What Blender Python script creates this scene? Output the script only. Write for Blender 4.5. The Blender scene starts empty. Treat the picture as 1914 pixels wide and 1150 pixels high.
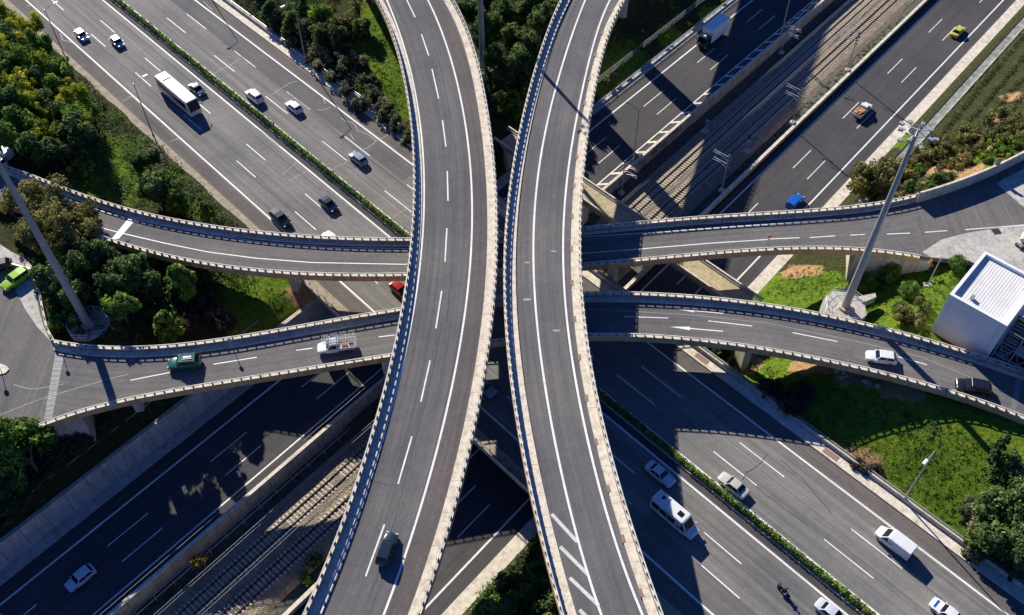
import bpy, bmesh, math, random
import numpy as np
from mathutils import Vector, Matrix
random.seed(7); RS = np.random.RandomState(7)
SC = bpy.context.scene
COL = SC.collection
R_ = math.radians

# ------------------------------------------------------------------ camera
FL, CX, CY, CAMH = 1780.0, 957.0, 575.0, 115.0
_n = np.array([972 - CX, 2050 - CY]); _roll = math.atan2(_n[0], _n[1]); _a = math.atan(np.hypot(*_n) / FL)
FW = np.array([0, math.sin(_a), -math.cos(_a)])
_up = np.cross([1, 0, 0.], FW)
RT = math.cos(_roll) * np.array([1, 0, 0.]) - math.sin(_roll) * _up
if abs(FL * (-RT[2]) / (-FW[2]) - _n[0]) > 1: RT = math.cos(_roll) * np.array([1, 0, 0.]) + math.sin(_roll) * _up
DN = np.cross(FW, RT)
cam = bpy.data.cameras.new('camera'); cam_o = bpy.data.objects.new('camera', cam); COL.objects.link(cam_o)
cam.sensor_width = 36; cam.lens = FL / 1914 * 36; cam.clip_end = 4000; cam.clip_start = 1
m = Matrix.Identity(4)
for i in range(3):
    m[i][0] = RT[i]; m[i][1] = -DN[i]; m[i][2] = -FW[i]
m[2][3] = CAMH
cam_o.matrix_world = m
SC.camera = cam_o

# ------------------------------------------------------------------ light
SUN_EL, SUN_AZ = 29.7, 118.3          # where the sun stands (elevation, direction counter-clockwise from +X)
w = bpy.data.worlds.new('World'); SC.world = w; w.use_nodes = True
nt = w.node_tree; nt.nodes.clear()
sky = nt.nodes.new('ShaderNodeTexSky'); sky.sky_type = 'NISHITA'; sky.sun_disc = False
sky.sun_elevation = R_(SUN_EL); sky.sun_rotation = R_((90 - SUN_AZ) % 360)
bg = nt.nodes.new('ShaderNodeBackground'); bg.inputs[1].default_value = 0.05; sky.ozone_density = 6.0; sky.dust_density = 0.4
out = nt.nodes.new('ShaderNodeOutputWorld')
tint = nt.nodes.new('ShaderNodeMix'); tint.data_type = 'RGBA'; tint.blend_type = 'MULTIPLY'; tint.inputs[0].default_value = 1; tint.inputs[7].default_value = (0.36, 0.72, 1.38, 1)
nt.links.new(sky.outputs[0], tint.inputs[6]); nt.links.new(tint.outputs[2], bg.inputs[0]); nt.links.new(bg.outputs[0], out.inputs[0])
sl = bpy.data.lights.new('sun', 'SUN'); sl.energy = 5.0; sl.angle = R_(0.5); sl.color = (1, 0.93, 0.81)
so = bpy.data.objects.new('sun', sl); COL.objects.link(so); so.location = (-60, 110, 160)
_d = Vector((math.cos(R_(SUN_AZ + 180)) * math.cos(R_(SUN_EL)), math.sin(R_(SUN_AZ + 180)) * math.cos(R_(SUN_EL)), -math.sin(R_(SUN_EL))))
so.rotation_euler = _d.to_track_quat('-Z', 'Y').to_euler()
SC.view_settings.view_transform = 'Standard'; SC.view_settings.look = 'None'
SC.view_settings.exposure = 0.8; SC.view_settings.gamma = 1
SC.cycles.max_bounces = 5; SC.cycles.diffuse_bounces = 2; SC.cycles.transparent_max_bounces = 6

# ------------------------------------------------------------------ helpers: places
def at(x, y, z=0.0):
    r = FW + RT * (x - CX) / FL + DN * (y - CY) / FL
    return np.array([0, 0, CAMH]) + r * (CAMH - z) / -r[2]
def atf(x, y, zf, add=0.0):
    z = 7.0
    for _ in range(12):
        p = at(x, y, z); z = zf(p[0], p[1]) + add
    return at(x, y, z)
AM, AN = R_(-46.85), R_(-131.4)
dM = np.array([math.cos(AM), math.sin(AM)]); nM = np.array([-dM[1], dM[0]])
dN = np.array([math.cos(AN), math.sin(AN)]); nN = np.array([-dN[1], dN[0]])
def Mp(u, v, z=0.0): q = dM * u + nM * v; return np.array([q[0], q[1], z])
def Np(u, v, z=0.0): q = dN * u + nN * v; return np.array([q[0], q[1], z])
ZN, ZR = -6.5, -8.2                    # level of the lower motorway and of the railway floor

# ------------------------------------------------------------------ helpers: objects
def tag(o, label=None, cat=None, group=None, kind=None):
    if label: o['label'] = label
    if cat: o['category'] = cat
    if group: o['group'] = group
    if kind: o['kind'] = kind
    return o
def empty(name, loc=(0, 0, 0), rz=0.0, label=None, cat=None, group=None, kind=None):
    o = bpy.data.objects.new(name, None); COL.objects.link(o); o.location = loc; o.rotation_euler = (0, 0, rz)
    o.empty_display_size = 0.5
    return tag(o, label, cat, group, kind)
class MB:
    def __init__(s): s.v = []; s.f = []; s.uv = []; s.n = 0
    def add(s, V, F, UV=None):
        b = s.n; s.v.extend([tuple(map(float, p)) for p in V]); s.n += len(V)
        s.f.extend([tuple(b + i for i in f) for f in F])
        s.uv.extend(UV if UV is not None else [(p[0], p[1]) for p in V])
        return s
    def box(s, c, size, rz=0.0, M=None):
        hx, hy, hz = [q / 2 for q in size]
        V = [(x, y, z) for x in (-hx, hx) for y in (-hy, hy) for z in (-hz, hz)]
        F = [(0, 1, 3, 2), (4, 6, 7, 5), (0, 4, 5, 1), (2, 3, 7, 6), (0, 2, 6, 4), (1, 5, 7, 3)]
        c_, s_ = math.cos(rz), math.sin(rz)
        W = [(c[0] + x * c_ - y * s_, c[1] + x * s_ + y * c_, c[2] + z) for x, y, z in V]
        return s.add(W, F)
    def bar(s, a, b, r, r2=None, n=6):
        a = Vector(a); b = Vector(b); d = (b - a); 
        if d.length < 1e-6: return s
        d.normalize(); u = d.orthogonal().normalized(); w_ = d.cross(u); r2 = r if r2 is None else r2
        V = []
        for p, rr in ((a, r), (b, r2)):
            for i in range(n):
                t = 2 * math.pi * i / n; V.append(p + (u * math.cos(t) + w_ * math.sin(t)) * rr)
        F = [(i, (i + 1) % n, n + (i + 1) % n, n + i) for i in range(n)] + [tuple(range(n))[::-1], tuple(range(n, 2 * n))]
        return s.add(V, F)
    def sweep(s, path, prof, closed=True, caps=True):
        # path Nx3, prof [(offset to the left, dz)]
        P = np.asarray(path, float); t = np.gradient(P[:, :2], axis=0); t /= np.linalg.norm(t, axis=1)[:, None] + 1e-9
        nn = np.stack([-t[:, 1], t[:, 0]], 1); k = len(prof)
        d = np.r_[0, np.cumsum(np.linalg.norm(np.diff(P[:, :2], axis=0), axis=1))]
        V = []; UV = []
        for i in range(len(P)):
            for o, dz in prof:
                V.append((P[i, 0] + nn[i, 0] * o, P[i, 1] + nn[i, 1] * o, P[i, 2] + dz)); UV.append((o + dz, d[i]))
        F = []
        kk = k if closed else k - 1
        for i in range(len(P) - 1):
            for j in range(kk):
                a = i * k + j; b = i * k + (j + 1) % k
                F.append((a, a + k, b + k, b))
        if closed and caps:
            F.append(tuple(range(k))); F.append(tuple(range((len(P) - 1) * k, len(P) * k))[::-1])
        return s.add(V, F, UV)
    def strip(s, A, B):
        A = np.asarray(A, float); B = np.asarray(B, float); n = len(A)
        d = np.r_[0, np.cumsum(np.linalg.norm(np.diff(A[:, :2], axis=0), axis=1))]
        wd_ = np.linalg.norm(A[:, :2] - B[:, :2], axis=1)
        V = list(A) + list(B); UV = [(0, d[i]) for i in range(n)] + [(wd_[i], d[i]) for i in range(n)]
        return s.add(V, [(i, i + 1, n + i + 1, n + i) for i in range(n - 1)], UV)
    def poly(s, P, z=None):
        P = [tuple(p) if z is None else (p[0], p[1], z) for p in P]
        return s.add(P, [tuple(range(len(P)))])
    def prism(s, P, z0, z1):
        n = len(P); V = [(p[0], p[1], z0) for p in P] + [(p[0], p[1], z1) for p in P]
        return s.add(V, [tuple(range(n))[::-1], tuple(range(n, 2 * n))] + [(i, (i + 1) % n, n + (i + 1) % n, n + i) for i in range(n)])
    def build(s, name, mat, parent=None, smooth=False, bevel=0, loc=None, rz=None):
        me = bpy.data.meshes.new(name); me.from_pydata(s.v, [], s.f)
        uv = me.uv_layers.new(name='UVMap'); 
        li = np.empty(len(me.loops), dtype=np.int32); me.loops.foreach_get('vertex_index', li)
        U = np.array(s.uv, dtype=np.float32)[li]; uv.data.foreach_set('uv', U.ravel())
        me.materials.append(mat)
        bm = bmesh.new(); bm.from_mesh(me); 
        if bevel:
            bmesh.ops.remove_doubles(bm, verts=bm.verts, dist=1e-4)
            bmesh.ops.bevel(bm, geom=[e for e in bm.edges if len(e.link_faces) == 2 and e.calc_face_angle(0) > 0.35], offset=bevel, segments=2, affect='EDGES', profile=0.6)
        bmesh.ops.recalc_face_normals(bm, faces=bm.faces); bm.to_mesh(me); bm.free()
        if smooth: me.polygons.foreach_set('use_smooth', [True] * len(me.polygons))
        me.update(); o = bpy.data.objects.new(name, me); COL.objects.link(o)
        if parent is not None: o.parent = parent
        if loc is not None: o.location = loc
        if rz is not None: o.rotation_euler = (0, 0, rz)
        return o
def fastmesh(name, V, F, mat, parent=None, col=None, smooth=False, attrs=None):
    V = np.asarray(V, np.float32); F = np.asarray(F, np.int32); k = F.shape[1]
    me = bpy.data.meshes.new(name); me.vertices.add(len(V)); me.vertices.foreach_set('co', V.ravel())
    me.loops.add(F.size); me.loops.foreach_set('vertex_index', F.ravel())
    me.polygons.add(len(F)); me.polygons.foreach_set('loop_start', np.arange(0, F.size, k, dtype=np.int32))
    me.polygons.foreach_set('loop_total', np.full(len(F), k, np.int32))
    me.update(calc_edges=True); me.validate()
    for nme, arr in (attrs or {}).items():
        a = me.attributes.new(nme, 'FLOAT', 'POINT'); a.data.foreach_set('value', np.asarray(arr, np.float32))
    if smooth: me.polygons.foreach_set('use_smooth', np.ones(len(F), bool))
    me.materials.append(mat); o = bpy.data.objects.new(name, me); COL.objects.link(o)
    if parent is not None: o.parent = parent
    return o

# ------------------------------------------------------------------ materials
def newmat(name):
    mt = bpy.data.materials.new(name); mt.use_nodes = True; n = mt.node_tree.nodes; 
    return mt, n, mt.node_tree.links, n['Principled BSDF']
def N_(n, typ, **k):
    q = n.new(typ)
    for a, b in k.items(): setattr(q, a, b)
    return q
def noise(n, l, vec, scale, detail=4, rough=0.6):
    q = n.new('ShaderNodeTexNoise'); q.inputs['Scale'].default_value = scale; q.inputs['Detail'].default_value = detail
    q.inputs['Roughness'].default_value = rough
    if vec is not None: l.new(vec, q.inputs['Vector'])
    return q.outputs['Fac']
def ramp(n, l, fac, stops):
    r = n.new('ShaderNodeValToRGB'); l.new(fac, r.inputs[0]); e = r.color_ramp.elements
    while len(e) < len(stops): e.new(0.5)
    for q, (p, c) in zip(e, stops): q.position = p; q.color = (*c, 1) if len(c) == 3 else c
    return r.outputs[0]
def mix(n, l, fac, a, b, mode='MIX'):
    q = n.new('ShaderNodeMix'); q.data_type = 'RGBA'; q.blend_type = mode
    for s_, v_ in ((q.inputs[0], fac), (q.inputs[6], a), (q.inputs[7], b)):
        if isinstance(v_, (int, float)): s_.default_value = v_
        elif isinstance(v_, tuple): s_.default_value = (*v_, 1) if len(v_) == 3 else v_
        else: l.new(v_, s_)
    return q.outputs[2]
def mapping(n, l, src, scale=(1, 1, 1), rot=(0, 0, 0)):
    q = n.new('ShaderNodeMapping'); q.inputs['Scale'].default_value = scale; q.inputs['Rotation'].default_value = rot
    l.new(src, q.inputs['Vector']); return q.outputs[0]
def bump(n, l, h, bsdf, strength=0.3, dist=0.05):
    q = n.new('ShaderNodeBump'); q.inputs['Strength'].default_value = strength; q.inputs['Distance'].default_value = dist
    l.new(h, q.inputs['Height']); l.new(q.outputs[0], bsdf.inputs['Normal'])
def sc(c, k): return tuple(q * k for q in c)
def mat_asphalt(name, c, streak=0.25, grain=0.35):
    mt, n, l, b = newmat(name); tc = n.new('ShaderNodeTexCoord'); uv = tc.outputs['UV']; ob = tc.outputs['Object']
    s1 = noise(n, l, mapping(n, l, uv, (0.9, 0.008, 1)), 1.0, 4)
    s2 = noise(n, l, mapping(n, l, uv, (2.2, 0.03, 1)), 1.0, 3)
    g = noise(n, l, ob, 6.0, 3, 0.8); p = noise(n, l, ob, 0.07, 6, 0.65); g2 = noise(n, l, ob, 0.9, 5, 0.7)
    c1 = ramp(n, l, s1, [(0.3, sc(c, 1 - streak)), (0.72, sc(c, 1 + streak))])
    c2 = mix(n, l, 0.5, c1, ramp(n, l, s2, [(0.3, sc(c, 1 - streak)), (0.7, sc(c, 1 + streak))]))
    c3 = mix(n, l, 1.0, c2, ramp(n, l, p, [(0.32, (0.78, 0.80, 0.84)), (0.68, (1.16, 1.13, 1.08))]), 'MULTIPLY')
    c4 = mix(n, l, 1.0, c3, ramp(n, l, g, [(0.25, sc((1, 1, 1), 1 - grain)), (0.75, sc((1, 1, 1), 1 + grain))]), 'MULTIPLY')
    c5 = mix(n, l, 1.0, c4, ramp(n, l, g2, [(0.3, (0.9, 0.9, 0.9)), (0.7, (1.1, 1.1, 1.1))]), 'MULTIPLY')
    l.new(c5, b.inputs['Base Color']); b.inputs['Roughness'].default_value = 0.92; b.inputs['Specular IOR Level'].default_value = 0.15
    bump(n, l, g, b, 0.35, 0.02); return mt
def mat_concrete(name, c, dirt=(0.35, 0.28, 0.2), amt=0.5, scale=1.0, joints=None):
    mt, n, l, b = newmat(name); tc = n.new('ShaderNodeTexCoord'); ob = tc.outputs['Object']
    a = noise(n, l, ob, 0.5 * scale, 6, 0.7); g = noise(n, l, ob, 5 * scale, 4, 0.7)
    st = noise(n, l, mapping(n, l, ob, (1.1, 1.1, 0.2)), 1.0, 6, 0.75)
    col = mix(n, l, ramp(n, l, a, [(0.42, (0, 0, 0)), (0.75, (amt, amt, amt))]), c, dirt)
    col = mix(n, l, 1.0, col, ramp(n, l, g, [(0.3, (0.82, 0.82, 0.82)), (0.7, (1.12, 1.12, 1.12))]), 'MULTIPLY')
    col = mix(n, l, 1.0, col, ramp(n, l, st, [(0.32, (0.62, 0.60, 0.57)), (0.55, (1.0, 1.0, 1.0)), (0.8, (1.1, 1.1, 1.1))]), 'MULTIPLY')
    if joints:
        w_ = n.new('ShaderNodeSeparateXYZ'); l.new(tc.outputs['UV'], w_.inputs[0])
        mth = N_(n, 'ShaderNodeMath', operation='FRACT'); d_ = N_(n, 'ShaderNodeMath', operation='DIVIDE'); d_.inputs[1].default_value = joints
        l.new(w_.outputs[1], d_.inputs[0]); l.new(d_.outputs[0], mth.inputs[0])
        col = mix(n, l, 1.0, col, ramp(n, l, mth.outputs[0], [(0.0, (0.45, 0.43, 0.4)), (0.09 / joints, (1, 1, 1))]), 'MULTIPLY')
    l.new(col, b.inputs['Base Color']); b.inputs['Roughness'].default_value = 0.9; b.inputs['Specular IOR Level'].default_value = 0.2
    bump(n, l, g, b, 0.25, 0.02); return mt
def mat_paint(name, c, wear=0.35):
    mt, n, l, b = newmat(name); tc = n.new('ShaderNodeTexCoord'); ob = tc.outputs['Object']
    g = noise(n, l, ob, 2.6, 7, 0.8); g2 = noise(n, l, ob, 0.25, 4)
    col = mix(n, l, ramp(n, l, g, [(0.52, (0, 0, 0)), (0.7, (wear, wear, wear))]), c, (0.2, 0.2, 0.2))
    col = mix(n, l, 1.0, col, ramp(n, l, g2, [(0.3, (0.82, 0.82, 0.82)), (0.7, (1.05, 1.05, 1.05))]), 'MULTIPLY')
    l.new(col, b.inputs['Base Color']); b.inputs['Roughness'].default_value = 0.7; return mt
def mat_plain(name, c, rough=0.5, metal=0.0, var=0.12, scale=2.0, coat=0.0):
    mt, n, l, b = newmat(name); tc = n.new('ShaderNodeTexCoord'); g = noise(n, l, tc.outputs['Object'], scale, 4)
    l.new(ramp(n, l, g, [(0.3, sc(c, 1 - var)), (0.7, sc(c, 1 + var))]), b.inputs['Base Color'])
    b.inputs['Roughness'].default_value = rough; b.inputs['Metallic'].default_value = metal
    if coat: b.inputs['Coat Weight'].default_value = coat; b.inputs['Coat Roughness'].default_value = 0.03
    return mt
def mat_leaf(name, ca, cb, cc=None, hue=0.15):
    # ca dark, cb light, per leaf-clump attribute 'tone'; each plant shifts a little
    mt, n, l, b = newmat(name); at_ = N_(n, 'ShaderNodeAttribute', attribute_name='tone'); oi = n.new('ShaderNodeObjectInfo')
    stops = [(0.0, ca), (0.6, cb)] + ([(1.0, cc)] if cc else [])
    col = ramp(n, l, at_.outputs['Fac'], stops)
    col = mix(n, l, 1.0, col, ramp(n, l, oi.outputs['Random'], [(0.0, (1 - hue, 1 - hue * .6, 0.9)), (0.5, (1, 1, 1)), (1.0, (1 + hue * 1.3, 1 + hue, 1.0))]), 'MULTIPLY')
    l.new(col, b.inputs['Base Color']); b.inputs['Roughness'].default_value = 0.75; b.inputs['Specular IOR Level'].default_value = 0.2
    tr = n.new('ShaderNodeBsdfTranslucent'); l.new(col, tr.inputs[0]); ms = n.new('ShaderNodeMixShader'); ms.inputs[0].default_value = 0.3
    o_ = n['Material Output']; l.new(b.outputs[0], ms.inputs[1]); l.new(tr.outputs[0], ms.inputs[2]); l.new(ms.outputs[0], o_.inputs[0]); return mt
M = {}
M['asph'] = mat_asphalt('motorway_asphalt', (0.176, 0.170, 0.164), 0.38, 0.3)
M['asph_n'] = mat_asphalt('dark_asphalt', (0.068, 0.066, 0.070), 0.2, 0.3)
M['asph_f'] = mat_asphalt('flyover_asphalt', (0.126, 0.122, 0.122), 0.34, 0.26)
M['asph_r'] = mat_asphalt('ramp_asphalt', (0.132, 0.127, 0.125), 0.3, 0.4)
M['shoulder'] = mat_asphalt('shoulder_asphalt', (0.120, 0.108, 0.103), 0.25, 0.4)
M['line'] = mat_paint('road_paint', (0.76, 0.75, 0.72), 0.75)
M['faint'] = mat_paint('worn_road_paint', (0.3, 0.3, 0.3), 0.7)
M['conc'] = mat_concrete('pale_concrete', (0.52, 0.47, 0.39), (0.3, 0.25, 0.19), 0.4)
M['cream'] = mat_concrete('cream_concrete', (0.68, 0.62, 0.52), (0.4, 0.33, 0.24), 0.35, 1.0, joints=6.0)
M['walk'] = mat_concrete('walkway_concrete', (0.68, 0.61, 0.50), (0.48, 0.42, 0.33), 0.2, 1.2, joints=4.2)
M['tan'] = mat_concrete('tan_concrete', (0.50, 0.39, 0.26), (0.3, 0.22, 0.14), 0.4, 1.0, joints=12.0)
M['wallc'] = mat_concrete('retaining_wall_concrete', (0.42, 0.43, 0.44), (0.2, 0.18, 0.15), 0.5, 0.8, joints=3.4)
M['bare'] = mat_concrete('bare_deck_concrete', (0.46, 0.39, 0.25), (0.25, 0.23, 0.12), 0.6, 0.7)
M['verge'] = mat_concrete('dusty_verge', (0.36, 0.31, 0.24), (0.2, 0.17, 0.12), 0.8, 1.5)
M['lot'] = mat_concrete('yard_concrete', (0.48, 0.46, 0.42), (0.24, 0.22, 0.2), 0.6, 0.5)
M['galv'] = mat_plain('galvanised_steel', (0.42, 0.45, 0.46), 0.5, 0.6)
M['pole'] = mat_plain('painted_grey_steel', (0.30, 0.33, 0.35), 0.45, 0.3)
M['darkst'] = mat_plain('dark_steel', (0.06, 0.06, 0.065), 0.5, 0.5)
M['rail'] = mat_plain('rusty_rail_steel', (0.02, 0.015, 0.013), 0.5, 0.5)
M['railtop'] = mat_plain('polished_rail_head', (0.06, 0.055, 0.05), 0.5, 0.6)
M['sleeper'] = mat_plain('sleeper_concrete', (0.50, 0.42, 0.32), 0.9, 0, 0.3, 3)
M['wire'] = mat_plain('contact_wire', (0.5, 0.5, 0.5), 0.4, 0.2)
M['tyre'] = mat_plain('tyre_rubber', (0.015, 0.015, 0.016), 0.85)
M['rim'] = mat_plain('wheel_rim', (0.35, 0.36, 0.37), 0.3, 0.8)
M['glass'] = mat_plain('dark_car_glass', (0.008, 0.013, 0.02), 0.08, 0.0, 0.1, 2, 0.0); M['glass'].node_tree.nodes['Principled BSDF'].inputs['Specular IOR Level'].default_value = 0.25
M['lamp'] = mat_plain('headlamp_glass', (0.7, 0.72, 0.75), 0.1, 0.2)
M['rear'] = mat_plain('tail_lamp_red', (0.4, 0.015, 0.01), 0.2)
M['white'] = mat_plain('white_metal', (0.72, 0.73, 0.74), 0.45, 0, 0.05)
M['bluew'] = mat_plain('white_cladding', (0.74, 0.74, 0.72), 0.6, 0, 0.08, 0.4)
M['redp'] = mat_plain('drain_cover_rust', (0.24, 0.15, 0.11), 0.8)
M['orange'] = mat_plain('orange_sign', (0.75, 0.3, 0.03), 0.5)
M['barrier_shade'] = mat_concrete('shade_toned_barrier_concrete', (0.30, 0.285, 0.26), (0.12, 0.11, 0.10), 0.5, 1.2, joints=5.2)  # barrier concrete coloured darker to deepen the shade on its inner faces
M['fascia'] = mat_concrete('tan_fascia', (0.60, 0.40, 0.20), (0.34, 0.22, 0.11), 0.5, 1.0, joints=14.0)
M['bark'] = mat_plain('bark', (0.11, 0.085, 0.06), 0.95, 0, 0.3, 4)
M['rock'] = mat_concrete('boulder', (0.42, 0.37, 0.3), (0.2, 0.17, 0.14), 0.6, 2)
# ------------------------------------------------------------------ traced edges of the four elevated roads
WL=[(705.7,0),(737,75.7),(754,146),(764.4,208.7),(769.6,261),(771,300),(771.7,332),(769.6,410.4),(764,462.6),(757.8,520),(748.7,575),(737,633),(722.6,695.7),(699,781.7),(677,857),(662.6,899.6),(634,980),(597.4,1069),(562,1150)]
WR=[(850.5,0),(876.5,54.8),(894.8,112),(907.9,177.4),(920.9,247.8),(924.8,300),(928.7,371),(931.3,436.5),(930,488.7),(926,535.7),(923,570),(918,612),(911.8,664),(902.6,721.7),(892,776.5),(874,849.6),(863.5,902),(837.4,991),(814,1064),(784,1150)]
WA=[(722.6,0),(741,44),(764,120),(780,198),(790,287),(793,345),(792,426),(786.5,489),(772,575),(756.5,659),(730.4,766),(707,857),(683.5,928),(647,1017),(626,1072),(600,1147)]
WB=[(799.6,0),(821.8,49.6),(845,117),(863.5,201),(877.8,295),(883,384),(881.8,441.7),(876.5,522.6),(870,575),(858,648.7),(834.8,768.7),(814,855),(793,928),(761.7,1019.6),(717.4,1150)]
WC=[(828,0),(853,60),(874,125),(889.6,195.7),(904,274),(909,371),(910.4,426),(906.5,501.7),(900.5,574.8),(884.3,672),(868.7,763.5),(845,868),(824.3,954),(793,1045.7),(757.8,1150)]
EL=[(1044.8,0),(1020,62.6),(1001.7,109.6),(980.9,195.7),(965,266),(958.7,290.4),(949.6,371),(941.7,447),(941,520),(941.7,571.7),(947.8,650),(958,735),(967.8,798),(978,857),(994,928),(1009.6,996),(1025,1064),(1051,1150)]
EA=[(1094,0),(1059,96.5),(1038,167),(1021,234.8),(1012,297),(1005.7,319),(997.8,426),(997.8,514.8),(1000,573),(1009.6,651),(1022.6,742.6),(1042.5,853),(1056.5,918),(1077,996),(1101,1079.6),(1124,1150)]
EB=[(1140,0),(1114,67.8),(1093,146),(1077.4,221.7),(1065.7,297),(1059,345),(1054,410),(1051.3,488.7),(1057.8,575),(1072,685),(1090.4,784),(1107,856),(1124,933.5),(1153,1019.6),(1181.7,1097.8),(1200,1150)]
ER=[(1163.5,5),(1129.6,91),(1114,161.7),(1102,235),(1095.7,297),(1090.4,332),(1086.5,415.7),(1087.8,488.7),(1094.4,580),(1111.3,695.7),(1127,776.5),(1148,861),(1176.5,954),(1202.6,1032.6),(1243,1150)]
EC=[(1067,0),(1020,138),(996.5,224),(983.5,297),(975.7,332),(967.8,410),(967.8,514.8),(970,575),(975.7,664),(988.7,768.7),(1004.5,856),(1030,959.6),(1059,1058.7),(1084,1144.8)]
ED=[(1153,0),(1116.5,101.7),(1101,167),(1087.8,261),(1080,306),(1071,410),(1071,494),(1078,580),(1093,690),(1110,776.5),(1127,860),(1158,972.6),(1187,1053.5),(1222,1150)]
UN=[(0,306),(52,319),(117.4,347.8),(195.7,376.5),(276.5,394.8),(391,415.7),(480,431.3),(584,436.5),(678,443),(764,443),(1090.4,421),(1194.8,411.7),(1299,404),(1440,394.8),(1538,385.7),(1642.7,375),(1695,367.4),(1742,351.7),(1799,332),(1856.6,308.7),(1914,282.6)]
US=[(0,377),(60,396),(167,432),(208.7,451),(276.5,469),(365,486),(480,502.5),(558,509.6),(647,513.5),(756.5,512),(1090.4,491),(1181.7,486),(1257,479.6),(1440,464.5),(1525,460),(1603.6,464),(1669,471.7),(1742,482)]
LN=[(99,633),(156.5,641),(214,644.8),(281.8,644.8),(352,638),(480,620),(610.4,594),(746,575.6),(1093,542),(1194.8,544.8),(1299,550),(1437,566),(1590.5,594),(1695,620),(1830.6,660.4),(1914,687.8)]
LS=[(62.6,797.4),(99,785.7),(156.5,766),(229.6,746.5),(313,729.6),(417.4,714),(480,703.4),(610,682.6),(730,661.7),(1101,624),(1181.7,626.5),(1247,630),(1325,635.7),(1437,650),(1538,671),(1669,702),(1773,728),(1841,750.4),(1914,779)]
zW = lambda x, y: 14.5 + 0.045 * (y - 83)
zE = lambda x, y: 14.3 + 0.02 * max(0, y - 83)
ZRAMP = 6.35
zL = lambda x, y: ZRAMP
zU = lambda x, y: ZRAMP + 0.1
TOP = 1.3                              # top of the railing above a deck
def curve(px, zf, add, axis, deg=6):
    """smooth world curve through traced points; axis 1: x as function of y, axis 0: y as function of x"""
    P = np.array([atf(x, y, zf, add)[:2] for x, y in px]); t = P[:, axis]; s = P[:, 1 - axis]
    c, h = t.mean(), (t.max() - t.min()) / 2
    co = np.polyfit((t - c) / h, s, deg); dco = np.polyder(co); lo, hi = t.min(), t.max()
    def f(q):
        q = np.asarray(q, float); qc = np.clip(q, lo, hi)
        return np.polyval(co, (qc - c) / h) + np.polyval(dco, (qc - c) / h) / h * (q - qc)
    f.lo, f.hi = lo, hi
    return f
def line3(f, q, axis, zf, dz=0.0):
    q = np.asarray(q, float); s = f(q); X = np.stack([q, s], 1) if axis == 0 else np.stack([s, q], 1)
    return np.array([[a, b, zf(a, b) + dz] for a, b in X])
def resamp(P, step):
    P = np.asarray(P, float); d = np.r_[0, np.cumsum(np.linalg.norm(np.diff(P[:, :2], axis=0), axis=1))]
    n = max(2, int(d[-1] / step) + 1); t = np.linspace(0, d[-1], n)
    return np.stack([np.interp(t, d, P[:, k]) for k in range(P.shape[1])], 1)
def piece(P, a, b, step=0.8):          # piece of a 3D polyline between arc lengths a, b
    d = np.r_[0, np.cumsum(np.linalg.norm(np.diff(P[:, :2], axis=0), axis=1))]
    t = np.linspace(a, b, max(2, int((b - a) / step) + 1)); return np.stack([np.interp(t, d, P[:, k]) for k in range(3)], 1)

# ------------------------------------------------------------------ ground
GC = [(-60,560,6.3),(20,600,6.3),(60,700,6.3),(40,780,6.2),(-100,700,6.3),(130,640,4.2),(170,610,5.0),(110,830,2.5),(60,860,3.0),(-60,900,4.5),(200,850,0.5),(150,930,-.5),(0,960,1.0),
 (300,560,2.5),(230,500,3.0),(120,480,4.2),(0,430,5.5),(350,600,2.2),(440,600,.8),(500,570,0.2),(540,560,-.3),(330,480,2.5),(420,520,1.0),
 (60,350,4.5),(0,280,4.8),(160,320,2.5),(250,300,1.2),(350,380,1.0),(420,400,.4),(60,200,2.2),(0,120,2.5),(-80,100,3),(60,100,1.0),(150,200,.8),(0,0,.8),(-60,-60,1.5),(-200,300,6),
 (520,30,1.2),(650,60,1.5),(620,120,.8),(720,120,.8),(700,200,.4),(540,-60,2.0),(700,-60,2.2),(860,50,.5),(930,60,0),(930,160,-.5),(940,230,-2),(1000,30,-1),(1000,-60,0),(1180,30,3.5),(1120,100,2),(1230,70,2),(1300,-20,3.5),(1100,-80,5),(1330,30,1),
 (1440,560,-2.0),(1500,520,.5),(1480,560,.5),(1580,575,4.6),(1540,560,3.5),(1620,540,4.6),(1700,560,5.2),(1750,520,6),(1760,590,5.6),(1800,640,5.8),(1850,500,6.3),(1950,560,6.3),(2050,600,6.4),(1800,430,6.3),(1914,380,6.3),(1700,430,5),(1640,490,3.6),(1560,480,1.0),
 (1330,650,.3),(1400,670,.6),(1500,720,1.6),(1600,760,2.6),(1750,790,4.6),(1880,800,5.6),(1980,830,6),(1600,880,.6),(1700,880,1.8),(1800,900,2.8),(1900,950,4.0),(1700,950,.6),(1800,1030,1.2),(1900,1090,1.4),(1990,1150,2),
 (1620,330,-3.0),(1680,350,.0),(1740,340,2.8),(1800,310,4.0),(1860,280,4.8),(1930,250,5.4),(1760,250,-1),(1830,200,.5),(1900,150,1.5),(1990,100,3),(1850,80,-2.5),(1914,30,-1.0),(2050,-50,3),(1960,-100,1),
 (950,1130,-2),(950,1060,-3.5),(1000,1100,-2.0),(1000,1180,-1),(880,1180,-3.0),(1100,1200,0),(1130,1160,0),(1060,1000,-2.0)]
_C = np.array([list(at(x, y, z)[:2]) + [z] for x, y, z in GC])
_S = 80.0
def _U(r2): return np.where(r2 > 1e-9, r2 * np.log(r2 + 1e-12), 0)
_k = len(_C); _X = _C[:, :2] / _S
_K = _U(((_X[:, None] - _X[None]) ** 2).sum(2)) + np.eye(_k) * 0.004
_P = np.c_[np.ones(_k), _X]; _A = np.block([[_K, _P], [_P.T, np.zeros((3, 3))]])
_W = np.linalg.solve(_A, np.r_[_C[:, 2], 0, 0, 0])
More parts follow.
